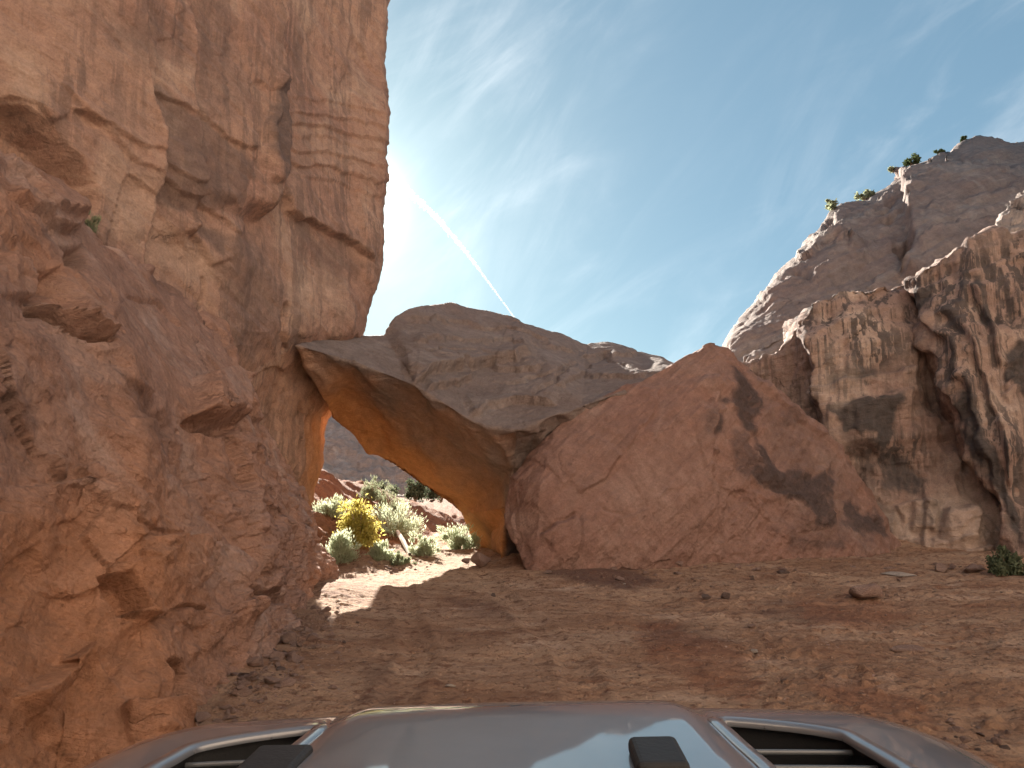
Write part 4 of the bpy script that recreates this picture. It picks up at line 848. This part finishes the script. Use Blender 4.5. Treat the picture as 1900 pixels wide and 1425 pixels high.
def tube(path, radii, k=6):
    V, Fq = [], []; path = [Vector(p) for p in path]
    for i, p in enumerate(path):
        d = (path[min(i+1, len(path)-1)]-path[max(i-1, 0)]).normalized(); a = d.orthogonal().normalized(); b = d.cross(a)
        for j in range(k):
            t = 2*math.pi*j/k; V.append(tuple(p+radii[i]*(a*math.cos(t)+b*math.sin(t))))
    for i in range(len(path)-1):
        for j in range(k): Fq.append((i*k+j, i*k+(j+1) % k, (i+1)*k+(j+1) % k, (i+1)*k+j))
    return V, Fq
def plant(name, label, cat, loc, rx, ry, rz, n, leaf, mat, style='sage', group=None, seed=0, stems=9, lift=.05):
    """stems that fan from the root, leaf blades set along them through the crown's volume"""
    r = np.random.RandomState(seed); root = bpy.data.objects.new(name, None); COL.objects.link(root); root.location = loc
    root['label'] = label; root['category'] = cat
    if group: root['group'] = group
    SV, SF = [], []; tips = []
    for k in range(stems):
        a = 2*math.pi*k/stems+r.uniform(-.3, .3); u = r.uniform(.25, .95)
        tip = Vector((math.cos(a)*rx*u, math.sin(a)*ry*u, rz*(lift+(1-lift)*math.sqrt(max(0, 1-u*u*.8))*r.uniform(.7, 1.))))
        mid = Vector((tip.x*.35, tip.y*.35, tip.z*.5)); p = [Vector((0, 0, -.08)), mid*.4, mid, tip]
        v, f = tube(p, [rz*.03, rz*.024, rz*.016, rz*.005], 5); SF += [tuple(i+len(SV) for i in q) for q in f]; SV += v; tips.append(p)
    me = bpy.data.meshes.new('stem'); me.from_pydata(SV, [], SF); me.materials.append(M_wood); link('stem', me, root)
    # leaf clumps
    nc = max(9, n//(110 if style == 'leafy' else 60)); cu = r.normal(size=(nc, 3)); cu /= np.linalg.norm(cu, axis=1)[:, None]; cu[:, 2] = np.abs(cu[:, 2])
    rad = r.uniform(.35, 1.15, nc)**.7*(.8+.4*np.sin(cu[:, 0]*3+seed)*np.cos(cu[:, 1]*4+seed*2)); cc = cu*rad[:, None]*np.array([rx, ry, rz*(1-lift)]); cc[:, 2] += rz*lift
    ci = r.randint(0, nc, n); csz = r.uniform(.10, .24, nc)*(rx+ry+rz)/3
    P0 = cc[ci]+r.normal(size=(n, 3))*csz[ci][:, None]*.6
    P0[:, 2] = np.maximum(P0[:, 2], .01)
    if style == 'sage': dr = P0*np.array([1, 1, .6])/np.array([rx, ry, rz])+np.array([0, 0, .75])+r.normal(size=(n, 3))*.35
    else: dr = r.normal(size=(n, 3))+np.array([0, 0, .2])
    dr /= np.linalg.norm(dr, axis=1)[:, None]; sd_ = np.cross(dr, r.normal(size=(n, 3))); sd_ /= np.linalg.norm(sd_, axis=1)[:, None]
    ln = leaf*r.uniform(.6, 1.4, n)[:, None]; wd_ = ln*(.22 if style == 'sage' else .5)
    Vv = np.stack([P0-dr*ln*.5, P0+sd_*wd_*.5, P0+dr*ln*.5, P0-sd_*wd_*.5], 1).reshape(-1, 3)
    link('foliage', mesh_np('foliage', Vv, np.arange(4*n).reshape(n, 4), mat, smooth=False), root)
    return root
def bush(px, py, wpx, hpx, label, mat=M_sage, name='sagebrush', cat='bush', style='sage', n=2600, seed=0, d=None, group='shrubs on the soil bank', leaf=.09, lift=.05):
    x, y, z = gpt(px, py) if d is None else P(px, py, d)
    if d is None: z = gz_at(x, y)
    w = wpx*y/F*.56; h = hpx*y/F*1.12
    return plant(name, label, cat, (x, y, z), w, w*.85, h, int(n*1.5), leaf, mat, style, group, seed, lift=lift)
bush(629, 1046, 62, 52, 'round pale sagebrush low on the bank beside the left cliff', seed=1)
bush(614, 962, 74, 36, 'wide pale sagebrush high on the bank, partly behind the left cliff', seed=2, n=2200)
bush(666, 1022, 74, 84, 'bright yellow autumn bush in the middle of the bank', M_yel, 'yellow_bush', 'bush', 'leafy', 3600, 3, leaf=.085)
bush(738, 1000, 92, 56, 'large pale sagebrush right of the yellow bush', seed=4, n=3200)
bush(722, 962, 62, 46, 'taller dull green sagebrush above the large pale one', M_sage2, seed=5, n=2200)
bush(688, 935, 46, 38, 'dull grey-green shrub at the top of the bank', M_sage2, seed=6, n=1400)
bush(709, 1043, 56, 26, 'low pale sagebrush at the foot of the bank by the road', seed=7, n=1800)
bush(742, 1046, 36, 20, 'small green tuft at the foot of the bank by the road', M_sage2, seed=8, n=900)
bush(785, 1032, 56, 34, 'pale sagebrush below the bleached log', seed=9, n=1800)
bush(853, 1019, 66, 38, 'isolated pale sagebrush on the road bend, right of the others', seed=10, n=2600)
for k, (px, py, w_, h_, dd) in enumerate(((700, 935, 60, 30, 38), (770, 975, 50, 30, 39), (818, 985, 80, 40, 41), (862, 992, 60, 26, 41))):
    lb = ('dark green tree at the foot of the far canyon side, leftmost of four', 'dark green tree at the foot of the far canyon side, second from left', 'dark green tree at the foot of the far canyon side, second from right', 'dark green tree at the foot of the far canyon side, rightmost of four')[k]
    x, y, z = P(px, py, dd)
    plant('canyon_tree', lb, 'tree', (x, y, float(ground_z(x, y))), w_*dd/F*.5, w_*dd/F*.45, max(1.2, h_*dd/F+z-float(ground_z(x, y))), 2200, .16, M_dgr, 'leafy', 'dark trees before the far canyon side', 20+k, lift=.25)
bush(1868, 1066, 90, 34, 'dark green low shrub at the foot of the right buttress', M_dgr, 'shrub', 'shrub', 'leafy', 2600, 30, group='', leaf=.08)
bush(168, 440, 24, 56, 'small grey-green shrub growing on the ledge of the left cliff', M_sage2, 'ledge_shrub', 'shrub', 'sage', 420, 31, d=7.6, group='', leaf=.06)
dpx, dpy = proj(Vdome)
for k, (px, py, w_, h_, dd, lb) in enumerate(((1690, 326, 34, 26, 41.6, 'largest dark juniper standing on the skyline of the right dome'), (1603, 372, 34, 20, 40.8, 'feathery green bush on the dome skyline left of the largest juniper'), (1541, 398, 30, 30, 39.6, 'pale green bush hanging over the left shoulder of the dome'), (1657, 346, 26, 14, 41.8, 'small yellowish bush on the dome just left of the largest juniper'), (1786, 270, 10, 14, 43, 'tiny dark bush near the top of the right dome'), (1745, 300, 16, 12, 43, 'small dark bush on the dome skyline right of the largest juniper'))):
    i_ = np.nonzero((np.abs(dpx-px) < 5) & (Vdome[:, 1] > 30))[0]; bp = [float(v) for v in Vdome[i_[np.argmin(dpy[i_])]]]; dd = bp[1]
    plant('juniper', lb, 'bush', (bp[0], bp[1]+.15, bp[2]-.12), w_*dd/F*.5, w_*dd/F*.5, h_*dd/F, 900, .16, M_jun if k in (0, 4, 5) else M_sage2, 'leafy', 'bushes on the dome skyline', 40+k, lift=.3)
a, b = gpt(737, 1012), gpt(760, 1032)
V, Fq = tube([Vector(a)+Vector((0, 0, .35)), (Vector(a)+Vector(b))*.5+Vector((0, 0, .22)), Vector(b)+Vector((0, 0, .03))], [.05, .06, .045], 7)
me = bpy.data.meshes.new('log'); me.from_pydata(V, [], Fq); me.materials.append(M_bleach); link('log', me, label='short bleached log lying aslant on the bank', category='log')

# ------------------------------------------------------------------ condensation trail
r = np.random.RandomState(11); cp_ = np.array([P(715, 318, 3000), P(790, 385, 3100), P(852, 452, 3200), P(908, 526, 3300), P(962, 600, 3400)])
t_ = np.sort(r.rand(1500)); path = spline(cp_, [60]*4, .5); pos = np.stack([np.interp(t_, np.linspace(0, 1, len(path)), path[:, c]) for c in range(3)], 1)
wdt = (13*(1-t_)**1.5+2.6)
pos += r.normal(size=(len(t_), 3))*wdt[:, None]*.55
ib = bmesh.new(); bmesh.ops.create_icosphere(ib, subdivisions=1, radius=1); iv = np.array([v.co[:] for v in ib.verts]); it_ = np.array([[v.index for v in f.verts] for f in ib.faces]); ib.free()
szs = wdt*r.uniform(.12, .42, len(t_))
Vc = (iv[None]*szs[:, None, None]+pos[:, None]).reshape(-1, 3); Tc = (it_[None]+(np.arange(len(t_))*len(iv))[:, None, None]).reshape(-1, 3)
m, nt_ = new_mat('ice_cloud'); t1 = nt_.nodes.new('ShaderNodeBsdfTranslucent'); t1.inputs[0].default_value = (.9, .9, .9, 1); t2 = nt_.nodes.new('ShaderNodeBsdfTransparent'); x_ = nt_.nodes.new('ShaderNodeMixShader'); o_ = nt_.nodes.new('ShaderNodeOutputMaterial')
x_.inputs[0].default_value = .2; nt_.links.new(t2.outputs[0], x_.inputs[1]); nt_.links.new(t1.outputs[0], x_.inputs[2]); nt_.links.new(x_.outputs[0], o_.inputs[0])
link('contrail', mesh_np('contrail', Vc, Tc, m), kind='stuff', label='white condensation trail slanting down the sky beside the left cliff')
# ------------------------------------------------------------------ the car the picture is taken from
m, nt_ = new_mat('grey_paint'); g = G(nt_)
g.out(g.mix(g.rng(g.noise(5, 8, .7), .5, .85, 0., .15), g.mix(g.noise(900, 2, .5), (.17, .18, .20), (.205, .215, .235)), (.30, .24, .19)), g.rng(g.noise(3, 5, .6), .3, .7, .36, .44), None, .5, Metallic=.35, Coat_Weight=1., Coat_Roughness=.03); M_paint = m
m, nt_ = new_mat('black_plastic'); g = G(nt_); g.out((.018, .019, .021), .5, g.bump(g.noise(250, 3, .6), .25, .002), .4); M_black = m
m, nt_ = new_mat('rubber'); g = G(nt_); g.out(g.mix(g.noise(14, 5, .6), (.02, .021, .022), (.035, .034, .034)), .62, g.bump(g.noise(120, 3, .6), .3, .003), .3); M_rub = m
m, nt_ = new_mat('silver_trim'); g = G(nt_); g.out((.15, .16, .17), .35, None, .5, Metallic=.3); M_trim = m
m, nt_ = new_mat('wheel_metal'); g = G(nt_); g.out((.25, .25, .26), .35, None, .5, Metallic=.9); M_rim = m
m, nt_ = new_mat('lamp_glass'); g = G(nt_); g.out((.75, .78, .8), .08, None, .5, Coat_Weight=1.); M_lamp = m
car = bpy.data.objects.new('off_road_car', None); COL.objects.link(car); car['label'] = 'grey off-road car with vented bonnet, seen over its hood'; car['category'] = 'car'
car.location = (0, 0, 0); car.rotation_euler = (0, -.03, R(-2.0))     # the track tips it slightly to the left
MW = car.rotation_euler.to_matrix().to_4x4(); MI = MW.inverted()
def hz(x, y):
    x = np.asarray(x, float); y = np.asarray(y, float); ax = np.abs(x)
    z = 1.357 - .045*(y-1.2) - .42*np.maximum(y-(1.30-.05*np.maximum(ax-.25, 0)), 0)**2 - 2.2*np.maximum(y-1.80, 0)**1.5
    z = z - .010*(ax/.6)**2 - 1.5*np.maximum(ax-.58, 0)**2 - 5*np.maximum(ax-.75, 0)**1.6
    w = .315-.03*(y-1.2); z = z + .014*(1-sstep(-.03, .035, ax-w))*(1-sstep(1.55, 1.72, y)*.6)
    return z
def hood_pt(px, py):
    d = (Vector(P(px, py, 1))-Vector((0, 0, CAMZ)))
    o_, dd = MI @ Vector((0, 0, CAMZ)), MI.to_3x3() @ d
    lo_, hi_ = .3, 2.2
    for _ in range(50):
        t = .5*(lo_+hi_); p = o_+dd*t
        if p.z > float(hz(p.x, p.y)): lo_ = t
        else: hi_ = t
    p = o_+dd*hi_; return (p.x, p.y)
vent = [hood_pt(*p) for p in ((1326, 1340), (1345, 1336), (1470, 1347), (1565, 1362), (1608, 1384), (1650, 1408), (1700, 1440), (1690, 1470), (1470, 1478), (1425, 1430), (1375, 1386))]
def mirror(p): return [(-a, b) for a, b in p][::-1]
xs = np.linspace(-.82, .82, 165); ys = np.linspace(.5, 1.92, 143); XX_, YY_ = np.meshgrid(xs, ys); Z_ = hz(XX_, YY_)
V = np.stack([XX_.ravel(), YY_.ravel(), Z_.ravel()], 1); ix = np.arange(V.shape[0]).reshape(XX_.shape)
Q = np.stack([ix[:-1, :-1], ix[:-1, 1:], ix[1:, 1:], ix[1:, :-1]], -1).reshape(-1, 4); cc = V[Q].mean(1)
keep = np.ones(len(Q), bool)
for pl in (vent, mirror(vent)): keep &= inpoly(cc[:, 0]*1000, cc[:, 1]*1000, [(a*1000, b*1000) for a, b in pl]) < 6
hood = link('hood', mesh_np('hood', V, Q[keep], M_paint), car)
sm = hood.modifiers.new('thick', 'SOLIDIFY'); sm.thickness = .006; sm.offset = -1
def ring(pl, w, h0, h1):
    """frame that follows a closed outline on the hood"""
    c = np.array(pl); n = len(c); V, Fq = [], []
    prof = [(-w*.5, h0-.006), (-w*.5, h0), (-w*.35, h1), (w*.35, h1), (w*.5, h0), (w*.5, h0-.006)]
    for i in range(n):
        a, b = c[i]-c[i-1], c[(i+1) % n]-c[i]; a /= np.linalg.norm(a); b /= np.linalg.norm(b); t = a+b; t /= np.linalg.norm(t); nn = np.array([-t[1], t[0]]); k_ = 1/max(.5, abs(nn @ np.array([-a[1], a[0]])))
        for o_, hh in prof: p = c[i]+nn*o_*k_; V.append((p[0], p[1], float(hz(c[i][0], c[i][1]))+hh))
    m_ = len(prof)
    for i in range(n):
        for j in range(m_-1): Fq.append((i*m_+j, i*m_+j+1, ((i+1) % n)*m_+j+1, ((i+1) % n)*m_+j))
    return V, Fq
def dense(pl, k=5):
    c = np.array(pl+[pl[0]]); return [tuple(x) for x in spline(c, [k]*(len(c)-1), .42)[:-1]]
def pmesh(name, V, Fq, mat, parent, bevel=0, smooth=True):
    me = bpy.data.meshes.new(name); me.from_pydata([tuple(map(float, v)) for v in V], [], Fq); me.materials.append(mat)
    if smooth: me.polygons.foreach_set('use_smooth', [True]*len(me.polygons))
    o = link(name, me, parent)
    if bevel: b = o.modifiers.new('bevel', 'BEVEL'); b.width = bevel; b.segments = 3; b.limit_method = 'ANGLE'
    return o
def boxm(name, x0, x1, y0, y1, z0, z1, mat, parent, bevel=.02):
    V = [(x, y, z) for z in (z0, z1) for x, y in ((x0, y0), (x1, y0), (x1, y1), (x0, y1))]
    return pmesh(name, V, [(3, 2, 1, 0), (4, 5, 6, 7), (0, 1, 5, 4), (1, 2, 6, 5), (2, 3, 7, 6), (3, 0, 4, 7)], mat, parent, bevel, False)
for sgn, pl in ((1, vent), (-1, mirror(vent))):
    dp_ = dense(pl); V, Fq = ring(dp_, .028, 0., .006)
    if sgn < 0: pass
    vt = pmesh('vent', V, Fq, M_paint, car)
    c = np.array(dp_); cen = c.mean(0); k_ = len(c); bot_ = cen+(c-cen)*.96
    V = [(p[0], p[1], float(hz(p[0], p[1]))-.004) for p in c*.999]+[(p[0], p[1], float(hz(p[0], p[1]))-.07) for p in bot_]
    pmesh('vent_tray', V, [(i, (i+1) % k_, k_+(i+1) % k_, k_+i) for i in range(k_)]+[tuple(range(k_, 2*k_))], M_black, vt, 0, False)
    ins = cen+(c-cen)*.93
    ymin, ymax = ins[:, 1].min(), ins[:, 1].max()
    for f in (.30, .52, .76):                                      # louvre slats
        y0 = ymax-(ymax-ymin)*f; xs_ = []
        for i in range(k_):
            a, b = ins[i], ins[(i+1) % k_]
            if (a[1]-y0)*(b[1]-y0) < 0: xs_.append(a[0]+(b[0]-a[0])*(y0-a[1])/(b[1]-a[1]))
        if len(xs_) < 2: continue
        xa, xb = min(xs_), max(xs_); V = []
        for t in np.linspace(0, 1, 12):
            x = xa+(xb-xa)*t; yy_ = y0-.012*math.sin(t*math.pi)*0; z = float(hz(x, y0))
            V += [(x, yy_+.002, z-.019), (x, yy_+.001, z-.016), (x, yy_-.002, z-.016), (x, yy_-.004, z-.022), (x, yy_-.002, z-.024)]
        pmesh('slat', V, [(i*5+j, i*5+(j+1) % 5, (i+1)*5+(j+1) % 5, (i+1)*5+j) for i in range(11) for j in range(5)], M_trim, vt)
for (px, py, w_, l_) in ((1212, 1398, .034, .10), (528, 1412, .042, .10)):     # rubber rests on the hood
    x, y = hood_pt(px, py); z = float(hz(x, y))-.004
    o = boxm('hood_rest', x-w_, x+w_, y-l_, y+.01, z, z+.026, M_rub, car, .009)
boxm('cowl', -.74, .74, .30, .52, 1.10, 1.27, M_black, car)
def arch(name, sx):                                               # flat topped wheel flare
    pr = [(.35, .62), (.55, .93), (.75, 1.0), (1.35, 1.0), (1.6, .93), (1.78, .66)]; V = []
    for y, z in pr: V += [(sx*.62, y, z), (sx*.94, y, z-.03), (sx*.94, y, z-.09), (sx*.62, y, z-.06)]
    pmesh(name, V, [(i*4+j, i*4+(j+1) % 4, (i+1)*4+(j+1) % 4, (i+1)*4+j) for i in range(len(pr)-1) for j in range(4)]+[(3, 2, 1, 0), (20, 21, 22, 23)], M_black, car, .01, False)
for sx in (-1, 1):
    arch('fender', sx); boxm('side_panel', min(sx*.70, sx*.76), max(sx*.70, sx*.76), .45, 1.72, .55, 1.16, M_paint, car)
    boxm('door_panel', min(sx*.78, sx*.84), max(sx*.78, sx*.84), -2.2, .44, .5, 1.08, M_paint, car)
    for y in (1.05, -1.75):
        w = bpy.data.objects.new('wheel', None); COL.objects.link(w); w.parent = car; w.location = (sx*.80, y, .42)
        pr = [(.24, -.13), (.38, -.14), (.42, -.09), (.425, 0), (.42, .09), (.38, .14), (.24, .13)]; V = []; K = 40
        for i in range(K):
            a = 2*math.pi*i/K; tread = .012 if i % 2 else 0
            for j, (rr, xx_) in enumerate(pr): rr = rr-(tread if 1 < j < 5 else 0); V.append((xx_, rr*math.cos(a), rr*math.sin(a)))
        pmesh('tyre', V, [(i*7+j, i*7+j+1, ((i+1) % K)*7+j+1, ((i+1) % K)*7+j) for i in range(K) for j in range(6)], M_rub, w, 0, False)
        V = []; pr2 = [(.245, .12*sx), (.22, .08*sx), (.08, .05*sx), (.05, .09*sx), (.0, .09*sx)]
        for i in range(24):
            a = 2*math.pi*i/24
            for rr, xx_ in pr2: V.append((xx_, rr*math.cos(a), rr*math.sin(a)))
        pmesh('rim', V, [(i*5+j, i*5+j+1, ((i+1) % 24)*5+j+1, ((i+1) % 24)*5+j) for i in range(24) for j in range(4)], M_rim, w)
gp = boxm('grille_panel', -.62, .62, 1.80, 1.86, .62, 1.10, M_paint, car)
for k_ in range(7): boxm('grille_slot', -.25+k_*.075, -.21+k_*.075, 1.855, 1.867, .72, 1.02, M_black, gp, .004)
for sx in (-1, 1):
    V = [(sx*.45+.1*math.cos(2*math.pi*i/24)*rr, yy_, .88+.1*math.sin(2*math.pi*i/24)*rr) for yy_, rr in ((1.84, 1), (1.875, .95), (1.895, .6)) for i in range(24)]
    pmesh('headlight', V, [(j*24+i, j*24+(i+1) % 24, (j+1)*24+(i+1) % 24, (j+1)*24+i) for j in range(2) for i in range(24)]+[tuple(range(48, 72))], M_lamp, car)
boxm('front_bumper', -.85, .85, 1.95, 2.12, .52, .68, M_black, car, .03); boxm('chassis', -.55, .55, -2.2, 1.95, .42, .56, M_black, car)
boxm('rear_panel', -.84, .84, -2.3, -2.2, .5, 1.08, M_paint, car); boxm('floor_pan', -.80, .80, -2.2, .40, .56, .60, M_black, car)
